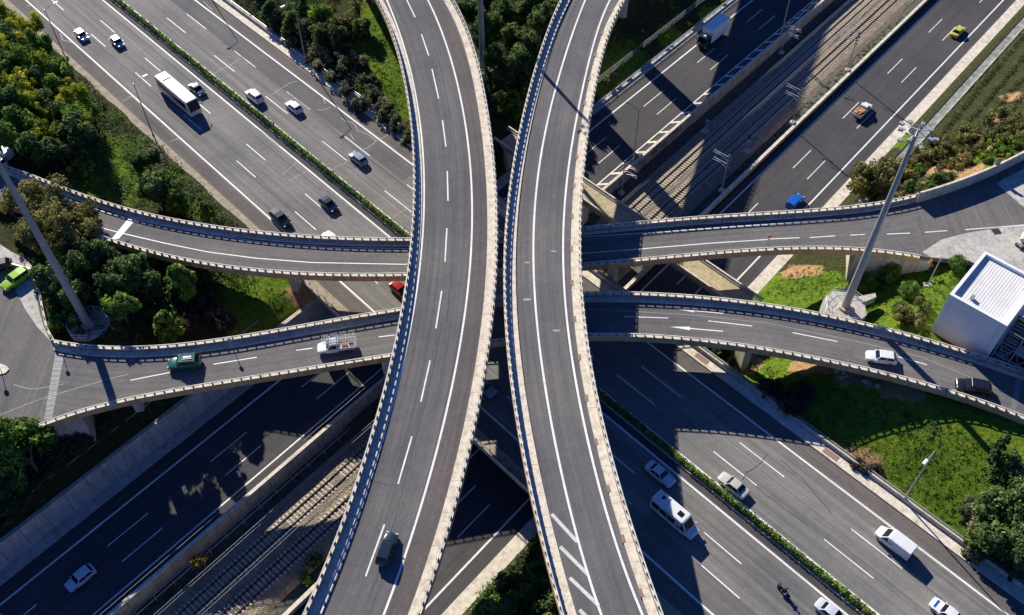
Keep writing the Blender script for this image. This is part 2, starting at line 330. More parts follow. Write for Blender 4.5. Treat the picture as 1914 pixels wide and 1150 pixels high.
def natural(X, Y):
    X = np.atleast_1d(np.asarray(X, float)); Y = np.atleast_1d(np.asarray(Y, float)); o = np.empty(len(X))
    for i in range(0, len(X), 20000):
        q = np.stack([X[i:i + 20000], Y[i:i + 20000]], 1) / _S
        o[i:i + 20000] = _U(((q[:, None] - _X[None]) ** 2).sum(2)) @ _W[:_k] + _W[_k] + q @ _W[_k + 1:]
    far = np.clip((np.hypot(X, Y - 110) - 150) / 100, 0, 1)
    return np.clip(o, -5, 7.5) * (1 - far) + 2.0 * far
def sst(t): t = np.clip(t, 0, 1); return t * t * (3 - 2 * t)
LOT_L = [at(*p, 6.3)[:2] for p in [(-260,470),(-60,478),(48,500),(66,540),(82,590),(90,622),(120,652),(95,784),(62,806),(-40,838),(-260,905)]]
LOT_R = [at(*p, 6.3)[:2] for p in [(1700,369),(1742,356),(1799,338),(1856,314),(1914,288),(2060,215),(2300,200),(2300,760),(2060,690),(1935,560),(1836,505),(1812,489),(1742,486),(1690,478)]]
PAD_B = [at(*p, 5.6)[:2] for p in [(1725,622),(1800,500),(1850,470),(2200,560),(2150,760),(1960,740),(1890,700)]]
MASTS = [(at(166, 609, 5.2), 3.4), (at(1579, 575, 4.6), 3.4), (at(902.6, 127.8, 1.6), 2.6)]
def inside_dist(X, Y, poly):
    X = np.asarray(X, float); Y = np.asarray(Y, float); d = np.full(len(X), 1e9); ins = np.zeros(len(X), bool); n = len(poly)
    for i in range(n):
        a = poly[i]; b = poly[(i + 1) % n]; e = b - a; t = np.clip(((X - a[0]) * e[0] + (Y - a[1]) * e[1]) / (e @ e), 0, 1)
        d = np.minimum(d, np.hypot(X - a[0] - t * e[0], Y - a[1] - t * e[1]))
        c = (a[1] > Y) != (b[1] > Y); xi = (b[0] - a[0]) * (Y - a[1]) / ((b[1] - a[1]) or 1e-9) + a[0]; ins ^= c & (X < xi)
    return np.where(ins, -d, d)
def terrain(X, Y):
    X = np.atleast_1d(np.asarray(X, float)); Y = np.atleast_1d(np.asarray(Y, float))
    g = natural(X, Y)
    for P, z in ((LOT_L, 6.3), (LOT_R, 6.3), (PAD_B, 5.5)):
        t = sst(1 - inside_dist(X, Y, P) / 5.0); g = g * (1 - t) + z * t
    for p, r in MASTS:
        t = sst(1 - (np.hypot(X - p[0], Y - p[1]) - r) / 4.0); g = g * (1 - t) + (p[2] - 0.15) * t
    u = dN[0] * X + dN[1] * Y; v = nN[0] * X + nN[1] * Y; mv = nM[0] * X + nM[1] * Y
    # motorway formation
    dist = np.maximum(np.maximum(45.0 - mv, mv - 80.6), 0); lim = dist * 0.45
    gm = np.clip(g, -lim - 0.05, lim * 1.0 - 0.05)
    strip_ = (mv > 89.9) & (mv < 95.2)
    # lower corridor
    wall = sst((u + 100) / 10.0)                    # 1 where the tall retaining wall stands
    dl = np.maximum(-89.05 - v, 0)
    top_l = wall * (-1.9 + 0.55 * dl) + (1 - wall) * (ZN + 0.1 + 0.62 * dl)
    inM = (dist < 0.5)
    left = np.where(inM, gm, np.minimum(gm, top_l))
    dr = np.maximum(v + 37.2, 0); right = np.where(inM, gm, np.minimum(gm, ZN + 0.25 + 0.5 * dr))
    z = np.where(v < -88.95, left, np.where(v > -37.25, right, ZN - 0.1))
    z = np.where((v > -71.75) & (v < -54.45), ZR - 0.25, z)
    return z
def tz(x, y): return float(terrain([x], [y])[0])
vs = np.concatenate([np.linspace(-700, -280, 14), np.arange(-260, -170, 4.0), np.arange(-168, -90, 1.2), [-90, -89.4, -89.06, -88.94, -86, -80, -74, -71.76, -71.74, -66, -60, -54.46, -54.44, -50, -44, -40, -37.3, -37.2],
                     np.arange(-36.2, 90, 1.2), np.arange(92, 200, 4.0), np.linspace(220, 700, 14)])
us = np.concatenate([np.linspace(-1100, -300, 16), np.arange(-280, 90, 1.3), np.linspace(95, 700, 16)])
UU, VV = np.meshgrid(us, vs, indexing='ij')
GX = (dN[0] * UU + nN[0] * VV).ravel(); GY = (dN[1] * UU + nN[1] * VV).ravel(); GZ = terrain(GX, GY)
_mv = nM[0] * GX + nM[1] * GY; _v = VV.ravel()
rough = (GZ > -6.2) & (np.maximum(45.0 - _mv, _mv - 80.6) > 1.5)
for P in (LOT_L, LOT_R, PAD_B): rough &= inside_dist(GX, GY, P) > 1.0
GZ = GZ + rough * (RS.rand(len(GZ)) - 0.5) * 0.28
# patches of bright grass, bare earth and gravel (px, py, z, radius in m)
GR = [(205,300,1,6),(190,335,2,6),(235,350,2,5),(180,300,1,5),(490,560,0,7),(520,575,0,6),(470,590,0,5),(700,80,1,9),(725,140,1,8),(715,30,2,7),(740,190,1,5),(560,12,1,3),
 (1480,530,1,9),(1440,550,0,6),(1540,510,1,5),(1530,560,2,8),(1620,550,4,8),(1680,560,5,9),(1720,530,6,9),(1700,600,5,7),(1650,520,4,7),(1650,580,4,6),(1760,500,6,5),
 (1380,660,1,6),(1440,690,1,7),(1500,740,2,10),(1560,800,2,12),(1650,810,3,13),(1620,860,1,9),(1720,850,3,13),(1800,880,3,12),(1750,930,2,12),(1800,970,2,10),(1850,870,4,8),(1700,900,1,8),(1850,940,3,9),(1880,850,5,9),(1750,800,4,10),
 (1180,110,-4,6),(1130,140,-4,5),(1260,60,-4,4),(1340,15,-4,4),(960,190,-2,5),
 (1720,335,3,3),(1740,350,3,3),(1880,290,5,4),(1810,265,4,3),(1690,250,-4,3),(1640,365,-1,3),(1850,40,-3,2)]
DI = [(1500,471,0,2.6),(1535,470,1,2.0),(1700,328,2,3.5),(1738,322,3,3),(1800,292,4,3),(1790,305,4,2.5),(1600,860,1,3),(1620,870,1,3),(1340,655,1,3),(1400,652,1,3),(1540,688,2,2),(1580,700,3,2),(1620,712,3,2),(1665,725,4,2),(1500,678,2,2),
 (1900,165,2,2.5),(1870,205,2,2.5),(1830,240,2,2.5),(1800,262,3,2.5),(1770,290,3,2.5),(560,540,0,3),(1700,740,4,2)]
def paint(L, default=0.0):
    a = np.full(len(GX), default)
    for x, y, z, r in L:
        p = at(x, y, z); a = np.maximum(a, 1 - sst((np.hypot(GX - p[0], GY - p[1]) - r * 0.3) / (r * 1.2)))
    return a
a_gr = paint(GR); a_di = paint(DI); _u = UU.ravel(); a_di = np.maximum(a_di, ((np.abs(_v + 20.6 - .5 * np.sin(_u * .09)) < .75) & (_u < -135) & (_u > -215)) * 1.0)
a_rail = ((_v > -71.8) & (_v < -54.4)).astype(float)
mt, n, l, b = newmat('ground_cover'); tc = n.new('ShaderNodeTexCoord'); ob = tc.outputs['Object']
n1 = noise(n, l, ob, 0.35, 6, 0.7); n2 = noise(n, l, ob, 1.7, 6, 0.75); n3 = noise(n, l, ob, 7, 4, 0.7)
base = ramp(n, l, n2, [(0.3, (0.018, 0.018, 0.010)), (0.55, (0.045, 0.05, 0.02)), (0.75, (0.09, 0.08, 0.045))])
grass = ramp(n, l, n2, [(0.28, (0.03, 0.06, 0.008)), (0.5, (0.10, 0.17, 0.016)), (0.72, (0.22, 0.25, 0.05))])
grass = mix(n, l, 1.0, grass, ramp(n, l, noise(n, l, ob, 0.16, 6, 0.75), [(0.3, (0.45, 0.55, 0.5)), (0.5, (0.95, 0.95, 0.9)), (0.7, (1.35, 1.05, 0.95))]), 'MULTIPLY')
grass = mix(n, l, 1.0, grass, ramp(n, l, n3, [(0.3, (0.6, 0.6, 0.6)), (0.7, (1.25, 1.25, 1.25))]), 'MULTIPLY')
earth = ramp(n, l, n2, [(0.3, (0.18, 0.10, 0.05)), (0.6, (0.40, 0.25, 0.13)), (0.8, (0.5, 0.38, 0.25))])
grav = ramp(n, l, n2, [(0.3, (0.04, 0.045, 0.04)), (0.6, (0.10, 0.10, 0.09)), (0.8, (0.18, 0.17, 0.15))])
def amask(nm, lo, hi, k=0.8):
    a_ = N_(n, 'ShaderNodeAttribute', attribute_name=nm); q = N_(n, 'ShaderNodeMath', operation='MULTIPLY_ADD'); l.new(n1, q.inputs[0]); q.inputs[1].default_value = k; l.new(a_.outputs['Fac'], q.inputs[2])
    return ramp(n, l, q.outputs[0], [(lo, (0, 0, 0)), (hi, (1, 1, 1))])
for nm in ('a1', 'a2'): pass
colr = mix(n, l, amask('grass', 0.6, 0.68), base, grass); colr = mix(n, l, amask('dirt', 0.64, 0.72), colr, earth); colr = mix(n, l, amask('rail', 0.55, 0.6, 0.2), colr, grav)
l.new(colr, b.inputs['Base Color']); b.inputs['Roughness'].default_value = 1; b.inputs['Specular IOR Level'].default_value = 0.05
bump(n, l, n2, b, 0.9, 0.25)
nu, nv = len(us), len(vs); ii = np.arange(nu * nv).reshape(nu, nv)
F = np.stack([ii[:-1, :-1], ii[1:, :-1], ii[1:, 1:], ii[:-1, 1:]], -1).reshape(-1, 4)
g_o = fastmesh('ground', np.stack([GX, GY, GZ], 1), F, mt, smooth=True, attrs={'grass': a_gr * .5, 'dirt': a_di * .5, 'rail': a_rail * .5}); tag(g_o, kind='structure')

# ------------------------------------------------------------------ the upper motorway (north-west to south-east) and its bridge
ML = lambda off, z=0.0, a=-330, b_=150: np.array([Mp(a, off, z), Mp(b_, off, z)])
NL = lambda off, z=0.0, a=-400, b_=120: np.array([Np(a, off, z), Np(b_, off, z)])
def flat(name, P, o0, o1, z, mat, a, b_, parent=None, thick=None, kind=True):
    mb = MB(); A = resamp([P(a, o0, z), P(b_, o0, z)], 12); B = resamp([P(a, o1, z), P(b_, o1, z)], 12)
    mb.strip(A, B)
    if thick: mb.strip(A - [0, 0, thick], A); mb.strip(B, B - [0, 0, thick])
    o = mb.build(name, mat, parent)
    if kind and parent is None: tag(o, kind='structure')
    return o
def road(name): return empty(name, kind='structure')
mw = road('motorway')
flat('roadway', Mp, 46.3, 61.35, 0.02, M['asph'], -330, 150, mw)
flat('roadway', Mp, 63.55, 77.8, 0.02, M['asph'], -330, 150, mw)
flat('road_shoulder', Mp, 46.3, 48.7, 0.026, M['shoulder'], -330, 150, mw)
flat('road_shoulder', Mp, 75.6, 77.8, 0.026, M['shoulder'], -330, 150, mw)
flat('verge', Mp, 44.9, 46.3, 0.05, M['verge'], -330, 150, mw, 0.3)
mb = MB()
def mline(mb, P, off, w_, a, b_, z):
    mb.strip(resamp([P(a, off - w_ / 2, z), P(b_, off - w_ / 2, z)], 15), resamp([P(a, off + w_ / 2, z), P(b_, off + w_ / 2, z)], 15))
for off in (49.05, 60.97, 63.8, 75.25): mline(mb, Mp, off, 0.26, -330, 150, 0.034)
mb.build('edge_line', M['line'], mw)
mb = MB()
for off, ph, ln in ((53.1, -183.0, 6.1), (56.92, -186.2, 6.1), (67.42, -177.2, 7.4), (71.2, -175.6, 7.6)):
    for k in range(-8, 20):
        a = ph + 18.25 * k
        if off == 53.1: a = ph + 18.05 * k
        if a > -110 and off == 56.92: a = -24.4 + 18.2 * (k - 9)
        if off == 53.1 and a > -100: a = -21.7 + 18.1 * (k - 9)
        mline(mb, Mp, off, 0.17, a, a + ln, 0.034)
mb.build('lane_marking', M['line'], mw)
# thin sealed cracks: irregular pale and dark lines
def crack(mb, pts, w_=0.07, zf=lambda x, y: 0.0, dz=0.036, jit=0.25):
    P = np.array([atf(x, y, zf) for x, y in pts]); P = resamp(P, 1.2); P[1:-1, :2] += RS.randn(len(P) - 2, 2) * jit * 0.5; P[:, 2] = [zf(q[0], q[1]) + dz for q in P]
    t = np.gradient(P[:, :2], axis=0); t /= np.linalg.norm(t, axis=1)[:, None]; nn = np.stack([-t[:, 1], t[:, 0], t[:, 0] * 0], 1) * w_ / 2
    mb.strip(P - nn, P + nn)
mb = MB()
for pts in [[(399,139),(425,125),(448,110)],[(507,178),(520,168),(545,154),(556,152)],[(592,205),(605,206),(618,201)],[(660,230),(667,243),(690,255),(700,262),(704,265)],[(674,282),(690,275),(704,262),(728,252)],[(637,220),(648,228),(660,230)],[(655,250),(661,262)],
  [(527,326),(540,315),(554,305)],[(542,339),(556,328),(572,322)],[(618,319),(635,310),(655,299)],[(731,410),(750,397),(768,384)],[(604,183),(608,195)],[(229,190),(248,179)],[(318,265),(335,259)],[(380,3),(398,18)],[(112,63),(117,75),(135,80)],[(50,12),(60,10)]]:
    crack(mb, pts, 0.12)
mb.build('crack_seal', M['faint'], mw)
mb = MB()
for pts in [[(1440,686),(1400,735),(1360,770),(1330,790),(1275,808)],[(1433,850),(1420,870),(1390,885),(1388,897)],[(480,240),(560,300),(640,360),(700,412)],[(230,45),(330,130),(420,205),(520,290),(600,356)],[(330,0),(420,80),(560,190),(680,290),(765,355)],[(1460,860),(1500,895),(1555,960)],[(1653,1035),(1760,1120)],[(100,10),(180,80),(300,185),(400,275),(550,397)],[(1391,890),(1430,923),(1510,983)]]:
    crack(mb, pts, 0.09, jit=0.12)
mb.build('crack', mat_plain('crack_black', (0.04, 0.04, 0.042), 0.95), mw)
# darker resurfaced patch between lanes
flat('asphalt_patch', Mp, 71.4, 75.0, 0.0285, mat_asphalt('patch_asphalt', (0.118, 0.116, 0.118), 0.25, 0.3), -190, -104, mw)
flat('asphalt_patch', Mp, 49.3, 53.0, 0.0285, mat_asphalt('patch_asphalt_brown', (0.142, 0.135, 0.132), 0.25, 0.3), -45, 60, mw)
# central reserve
med = road('central_reserve')
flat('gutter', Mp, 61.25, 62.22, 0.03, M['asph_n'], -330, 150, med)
mb = MB(); mb.sweep(ML(62.3, 0), [(-0.08, -0.05), (-0.08, 0.3), (0.08, 0.3), (0.08, -0.05)]); mb.sweep(ML(63.3, 0), [(-0.08, -0.05), (-0.08, 0.2), (0.08, 0.2), (0.08, -0.05)]); mb.build('kerb', M['conc'], med)
flat('planter_soil', Mp, 62.38, 63.22, 0.2, M['verge'], -330, 150, med)
flat('paved_edge', Mp, 63.38, 63.62, 0.03, M['walk'], -330, 150, med)
# outer footpath and wall on the north-east side
sw = road('side_path')
flat('paving', Mp, 77.9, 79.45, 0.16, M['cream'], -330, 150, sw, 0.25)
rw = empty('motorway_barrier', Mp(-90, 79.7), AM, 'low concrete barrier with steel rail along the north-east edge of the upper motorway', 'barrier')
def under(o, par):                      # keep world coordinates under a placed parent
    o.parent = par; o.matrix_parent_inverse = par.matrix_basis.inverted(); return o
mb = MB(); mb.sweep(resamp(ML(79.7), 10), [(-0.22, -0.05), (-0.14, 0.85), (0.14, 0.85), (0.22, -0.05)]); under(mb.build('barrier_wall', M['conc']), rw)
mb = MB(); mb.sweep(resamp(ML(80.15), 10), [(-0.06, 0.5), (-0.06, 0.85), (0.06, 0.85), (0.06, 0.5)])
for k in range(-160, 75): mb.box(Mp(k * 2.0, 80.25, 0.4), (0.12, 0.1, 0.8), AM)
under(mb.build('guard_rail', M['galv']), rw)
for k, s_ in enumerate([(1225,650),(1310,672),(1545,858),(1812,1042)]):
    p = at(*s_, 0.18); mv = nM @ p[:2]; mu = dM @ p[:2]
    mb = MB(); mb.box(Mp(mu, 78.7, 0.175), (2.3, 0.9, 0.03), AM); mb.build('drain_cover', M['redp'], sw)
# bridge body under the motorway
br = empty('motorway_bridge', Np(-70, -63, -6.5), 0, 'wide concrete bridge carrying the upper motorway over the sunken road and railway', 'bridge')
def Mseg(off, vlo, vhi):                # points on a motorway-parallel line where it meets two lines of the lower corridor
    r = []
    for vv in (vlo, vhi):
        # nN.(dM u + nM off) = vv
        u = (vv - off * float(nN @ nM)) / float(nN @ dM); r.append(Mp(u, off)[:2])
    return r
mb = MB(); a, b_ = Mseg(44.8, -89.4, -36.6); c, d = Mseg(80.4, -89.4, -36.6)
mb.prism([a, b_, d, c], -1.5, -0.06); under(mb.build('deck', M['tan']), br)
for vv in (-89.3, -71.0, -55.0, -36.9):
    a, b_ = Mseg(45.2, vv - 0.45, vv + 0.45); c, d = Mseg(80.0, vv - 0.45, vv + 0.45); mb = MB(); mb.prism([a, b_, d, c], -8.6, -1.5); under(mb.build('pier' if abs(vv + 63) < 20 else 'abutment', M['conc']), br)
a, b_ = Mseg(44.75, -92, -34); P = resamp([(a[0], a[1], 0), (b_[0], b_[1], 0)], 2.0)
mb = MB(); mb.sweep(P, [(-.2, -0.3), (-.2, 0.35), (.2, 0.35), (.2, -0.3)]); under(mb.build('kerb_beam', M['cream']), br)
mb = MB(); Q = P + [0, 0, 0.4]
for z in (0.35, 0.65, 0.95): mb.sweep(Q, [(-.28, z - .03), (-.28, z + .03), (-.22, z + .03), (-.22, z - .03)])
for q in P: mb.box((q[0], q[1], 0.85), (0.09, 0.09, 1.1), AM)
under(mb.build('railing', M['darkst']), br)
# separate narrow concrete bridge
nb = empty('service_bridge', Np(-72, -63, -6.5), 0, 'narrow bare concrete bridge deck crossing the sunken road and railway beside the motorway bridge', 'bridge')
a, b_ = Mseg(90.5, -90.5, -35.5); c, d = Mseg(94.7, -90.5, -35.5); mb = MB(); mb.prism([a, b_, d, c], -0.35, 0.1); under(mb.build('deck', M['bare']), nb)
a, b_ = Mseg(91.1, -90.5, -35.5); c, d = Mseg(94.1, -90.5, -35.5); mb = MB(); mb.prism([a, b_, d, c], -1.6, -0.35); under(mb.build('girder', M['tan']), nb)
for off in (90.62, 94.58):
    a, b_ = Mseg(off, -92, -34); P = resamp([(a[0], a[1], 0.1), (b_[0], b_[1], 0.1)], 3)
    mb = MB(); mb.sweep(P, [(-.12, 0), (-.12, 0.38), (.12, 0.38), (.12, 0)]); under(mb.build('kerb_beam', M['cream']), nb)
a, b_ = Mseg(94.1, -92, -34); mb = MB(); mb.bar((a[0], a[1], 0.25), (b_[0], b_[1], 0.25), 0.09); under(mb.build('pipe', M['galv']), nb)
for vv in (-89.6, -71.0, -55.0, -36.6):
    a, b_ = Mseg(91.2, vv - 0.45, vv + 0.45); c, d = Mseg(94.0, vv - 0.45, vv + 0.45); mb = MB(); mb.prism([a, b_, d, c], -8.6, -1.6); under(mb.build('pier', M['conc']), nb)

# ------------------------------------------------------------------ the lower, sunken motorway and the railway
lw = road('sunken_road')
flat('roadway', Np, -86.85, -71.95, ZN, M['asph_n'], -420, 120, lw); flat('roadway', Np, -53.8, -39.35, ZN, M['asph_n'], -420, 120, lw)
mb = MB()
for off, w_ in ((-84.45, .3), (-73.95, .24), (-52.5, .24), (-41.6, .28)): mline(mb, Np, off, w_, -420, 120, ZN + 0.014)
mb.build('edge_line', M['line'], lw)
mb = MB()
for off, ph in ((-80.85, -177.1), (-77.4, -157.7), (-48.8, -199.5), (-45.25, -179.5)):
    for k in range(-10, 16):
        a = ph + 19.05 * k
        if off < -70 and a > -60: a = -48.9 + 17.6 * (k - (6 if off < -80 else 5) - (1 if off < -80 else 1)) + (0 if off < -80 else 0)
        mline(mb, Np, off, 0.16, a, a + 6.7, ZN + 0.014)
mb.build('lane_marking', M['line'], lw)
mb = MB()                                # chevrons beside the railway wall
mline(mb, Np, -72.15, .3, -420, -100, ZN + 0.014)
for k in range(0, 90):
    u0 = -104 - 3.9 * k; z = ZN + 0.016
    mb.add([Np(u0, -73.9, z), Np(u0 - 0.75, -73.9, z), Np(u0 - 2.5, -72.2, z), Np(u0 - 1.75, -72.2, z)], [(0, 1, 2, 3)])
mb.build('hatching', mat_paint('cream_hatching', (0.72, 0.66, 0.5), 0.3), lw)
flat('apron', Np, -88.95, -86.85, ZN + 0.1, M['lot'], -420, 120, lw, 0.2)
flat('pavement', Np, -39.35, -37.3, ZN + 0.16, M['cream'], -420, 120, lw, 0.3)
mb = MB()
for c_ in ((-47.6,), (-50.7,), (-43.4,)):
    pass
for off in (-47.0, -50.3, -79.2): mline(mb, Np, off, 0.07, -420, 120, ZN + 0.008)
mb.build('joint_line', mat_plain('joint_black', (0.03, 0.03, 0.034), 0.9), lw)
def wallthing(name, label, cat, path, prof, mat, extra=None, partname='wall_body'):
    P = resamp(path, 6); c = P[len(P) // 2]; e = empty(name, tuple(c), 0, label, cat); mb = MB(); mb.sweep(P, prof); under(mb.build(partname, mat), e)
    return e, P
e, P = wallthing('railway_wall', 'stained concrete wall with graffiti between the sunken road and the railway', 'wall', NL(-71.75), [(-.2, ZR - .4), (-.2, ZN + 1.0), (.2, ZN + 1.0), (.2, ZR - .4)],
   mat_concrete('stained_wall', (0.44, 0.40, 0.33), (0.12, 0.11, 0.09), 0.8, 1.6, joints=6))
mb = MB(); mb.sweep(resamp(NL(-71.75, ZN + 1.0), 8), [(-.27, 0.002), (-.27, .12), (.27, .12), (.27, 0.002)]); under(mb.build('coping', M['cream']), e)
def graffiti(par, u0, u1, colm, k):     # spray-painted loops on the wall's railway face
    mb = MB(); 
    for j in range(k):
        a = random.uniform(u0, u1); zc = ZN + random.uniform(-1.0, 0.6); P = []
        rx, rz_ = random.uniform(.25, .7), random.uniform(.2, .55)
        for t in range(9):
            an = t / 8 * random.uniform(4, 6.3); P.append(Np(a + rx * math.cos(an), -71.535, zc + rz_ * math.sin(an)))
        for p, q in zip(P, P[1:]): mb.bar(p, q, 0.05, n=4)
    under(mb.build('graffiti', colm), par)
graffiti(e, -132, -122, mat_plain('graffiti_dark', (0.05, 0.05, 0.08), 0.8), 26)
graffiti(e, -121, -114, mat_plain('graffiti_red', (0.5, 0.06, 0.08), 0.8), 7)
graffiti(e, -119, -108, mat_plain('graffiti_blue', (0.1, 0.14, 0.3), 0.8), 16)
e, P = wallthing('trench_wall', 'low concrete wall with pale coping between the railway and the north-east bound sunken road', 'wall', NL(-54.4), [(-.22, ZR - .4), (-.22, ZN + 1.0), (.22, ZN + 1.0), (.22, ZR - .4)], M['conc'])
mb = MB(); mb.sweep(resamp(NL(-54.4, ZN + 1.0), 8), [(-.3, 0.002), (-.3, .12), (.3, .12), (.3, 0.002)]); under(mb.build('coping', M['cream']), e)
# tall retaining wall, south-west half
P = [Np(u, -89.0, 0) for u in np.arange(-82, 121, 3.4)]
e = empty('retaining_wall', Np(-20, -89, ZN), 0, 'tall panelled grey concrete retaining wall along the shaded sunken road', 'wall')
mb = MB(); mb.sweep(np.array(P), [(-.25, ZN - .2), (-.1, -1.75), (.25, -1.75), (.25, ZN - .2)]); under(mb.build('wall_panels', M['wallc']), e)
mb = MB()
for q in P: mb.box((q[0] + nN[0] * .22, q[1] + nN[1] * .22, -4.1), (0.07, 0.1, 4.6), AN)
under(mb.build('panel_joint', mat_plain('joint_dark_grey', (0.12, 0.12, 0.12), 0.9)), e)  # dark grey joints between the wall panels
mb = MB(); mb.sweep(np.array(P), [(-.35, -1.748), (-.35, -1.6), (.3, -1.6), (.3, -1.748)]); under(mb.build('coping', M['conc']), e)
# ledge and second low barrier above the wall
P = np.array([Np(u, -91.6, -1.0) for u in np.arange(-44, 121, 4)])
e = empty('bank_barrier', Np(-20, -91.6, -1.5), 0, 'thin steel guard rail on short posts above the tall retaining wall', 'barrier')
mb = MB(); mb.sweep(P, [(-.05, .25), (-.05, .55), (.05, .55), (.05, .25)]); 
for q in P: mb.box((q[0], q[1], -0.9), (.1, .1, 1.1), AN)
under(mb.build('guard_rail', M['galv']), e)
flat('gutter_ledge', Np, -91.3, -89.2, -1.85, M['wallc'], -80, 120, lw, 0.5)
# railway
rb = empty('railway_bed', kind='structure')
mt, n, l, b = newmat('ballast'); tc = n.new('ShaderNodeTexCoord'); v1 = N_(n, 'ShaderNodeTexVoronoi'); v1.inputs['Scale'].default_value = 5.5; l.new(tc.outputs['Object'], v1.inputs['Vector'])
nn_ = noise(n, l, tc.outputs['Object'], 0.6, 5); cc = mix(n, l, 0.6, ramp(n, l, v1.outputs['Color'], [(0.1, (0.07, 0.06, 0.05)), (0.5, (0.23, 0.185, 0.13)), (0.9, (0.48, 0.39, 0.27))]), ramp(n, l, nn_, [(0.3, (0.13, 0.12, 0.10)), (0.7, (0.31, 0.25, 0.175))]))
l.new(cc, b.inputs['Base Color']); b.inputs['Roughness'].default_value = 1; bump(n, l, v1.outputs['Distance'], b, 1.0, 0.12); M['ballast'] = mt
mb = MB()
A = resamp(NL(-69.0, ZR - .2), 2.0); 
prof = [(-69.2, ZR - .22), (-68.3, ZR + 0.08), (-67.4, ZR + 0.12), (-63.6, ZR + 0.12), (-63.2, ZR + .02), (-59.3, ZR + 0.12), (-58.6, ZR + 0.1), (-57.6, ZR - .22)]
rows = []
for off, z in prof:
    q = resamp([Np(-420, off, z), Np(120, off, z)], 2.0); q[:, 2] += RS.randn(len(q)) * 0.02; q[:, :2] += RS.randn(len(q), 2) * 0.04; rows.append(q)
for a, b_ in zip(rows, rows[1:]): mb.strip(a, b_)
mb.build('ballast', M['ballast'], rb)
sl_mb = MB(); sl_mb.box((0, -0.95, 0), (0.26, 0.75, 0.2)).box((0, 0.95, 0), (0.26, 0.75, 0.2)).box((0, 0, -0.01), (0.2, 1.4, 0.16))
slp = None
for ti, (va, vb, lab) in enumerate([(-66.3, -64.83, 'railway track nearest the graffiti wall, concrete sleepers on grey ballast'), (-62.05, -60.57, 'railway track nearest the north-east bound sunken road, concrete sleepers on grey ballast')]):
    tr = empty('railway_track', Np(-60, (va + vb) / 2, ZR), 0, lab, 'railway track', 'parallel railway tracks')
    for off in (va, vb):
        mb = MB(); P = resamp(NL(off, ZR + .24), 20)
        mb.sweep(P, [(-.10, -.12), (-.08, .04), (.08, .04), (.10, -.12)]); r_ = under(mb.build('rail', M['rail']), tr)
        mb = MB(); mb.sweep(P, [(-.035, .042), (-.035, .06), (.035, .06), (.035, .042)]); h_ = mb.build('rail_head', M['railtop']); h_.parent = r_
    cnt = 0; rest = MB(); vc = (va + vb) / 2
    us_ = list(np.arange(-34, 6, 0.66)) + list(np.arange(-230, -104, 0.66))
    for k, u in enumerate(us_):
        p = Np(u + random.uniform(-.03, .03), vc, ZR + 0.08)
        if k < 98:
            if slp is None: slp = sl_mb.build('sleeper', M['sleeper'], bevel=0.02); o = slp
            else: o = slp.copy(); COL.objects.link(o)
            o.location = p; o.rotation_euler = (0, 0, AN + random.uniform(-.015, .015)); under(o, tr)
        else:
            rz_ = AN
            for oy in (-.95, .95): rest.box((p[0] + nN[0] * oy, p[1] + nN[1] * oy, p[2]), (0.26, 0.75, 0.2), rz_)
            rest.box((p[0], p[1], p[2] - .01), (0.2, 1.4, 0.16), rz_)
    for u in np.arange(-103, -36, 0.66):
        p = Np(u, vc, ZR + 0.08); rest.box(p, (0.24, 2.6, 0.2), AN)
    tag(under(rest.build('sleeper', M['sleeper']), tr), kind='stuff')
# ------------------------------------------------------------------ elevated roads
def offset_path(P, o, dz=0.0):
    P = np.asarray(P, float); t = np.gradient(P[:, :2], axis=0); t /= np.linalg.norm(t, axis=1)[:, None] + 1e-9
    Q = P.copy(); Q[:, 0] -= t[:, 1] * o; Q[:, 1] += t[:, 0] * o; Q[:, 2] += dz; return Q
def parapet(par, P, inw, wall_t=0.38, wall_h=0.82, pitch=1.3, mw_='cream', skip=None):
    """P: outer edge at deck level; inw: +1 if the deck lies to the left of P"""
    s = inw; mb = MB()
    mb.sweep(P, [(0, -0.33), (0, wall_h - .07), (s * wall_t, wall_h - .07), (s * wall_t, -0.33)]); mb.build('barrier_wall', M['barrier_shade'], par)
    mb = MB(); mb.sweep(P, [(-s * .02, wall_h - .068), (-s * .02, wall_h), (s * (wall_t + .01), wall_h), (s * (wall_t + .01), wall_h - .068)]); mb.build('coping', M[mw_], par)
    mb = MB(); mb.sweep(P, [(0, -0.34), (0, wall_h - .07), (-s * .015, wall_h - .07), (-s * .015, -0.34)]); mb.build('fascia', M['fascia'], par)
    mb = MB(); c = s * wall_t * 0.5
    R = offset_path(P, c)
    mb.sweep(R, [(-.06, TOP - .11), (-.06, TOP), (.06, TOP), (.06, TOP - .11)])
    nf = len(mb.f); Q = resamp(R, pitch); t = np.gradient(Q[:, :2], axis=0)
    for q, tt in zip(Q, t): mb.box((q[0], q[1], q[2] + (wall_h + TOP - .11) / 2), (0.13, wall_t * .9, TOP - .11 - wall_h), math.atan2(tt[1], tt[0]))
    ro = mb.build('railing', M['white_rail'], par); ro.data.materials.append(M['darkst'])
    fi = np.zeros(len(ro.data.polygons), np.int32); fi[nf:] = 1; ro.data.polygons.foreach_set('material_index', fi)
M['white_rail'] = mat_concrete('painted_rail', (0.68, 0.65, 0.58), (0.35, 0.3, 0.24), 0.4, 2)
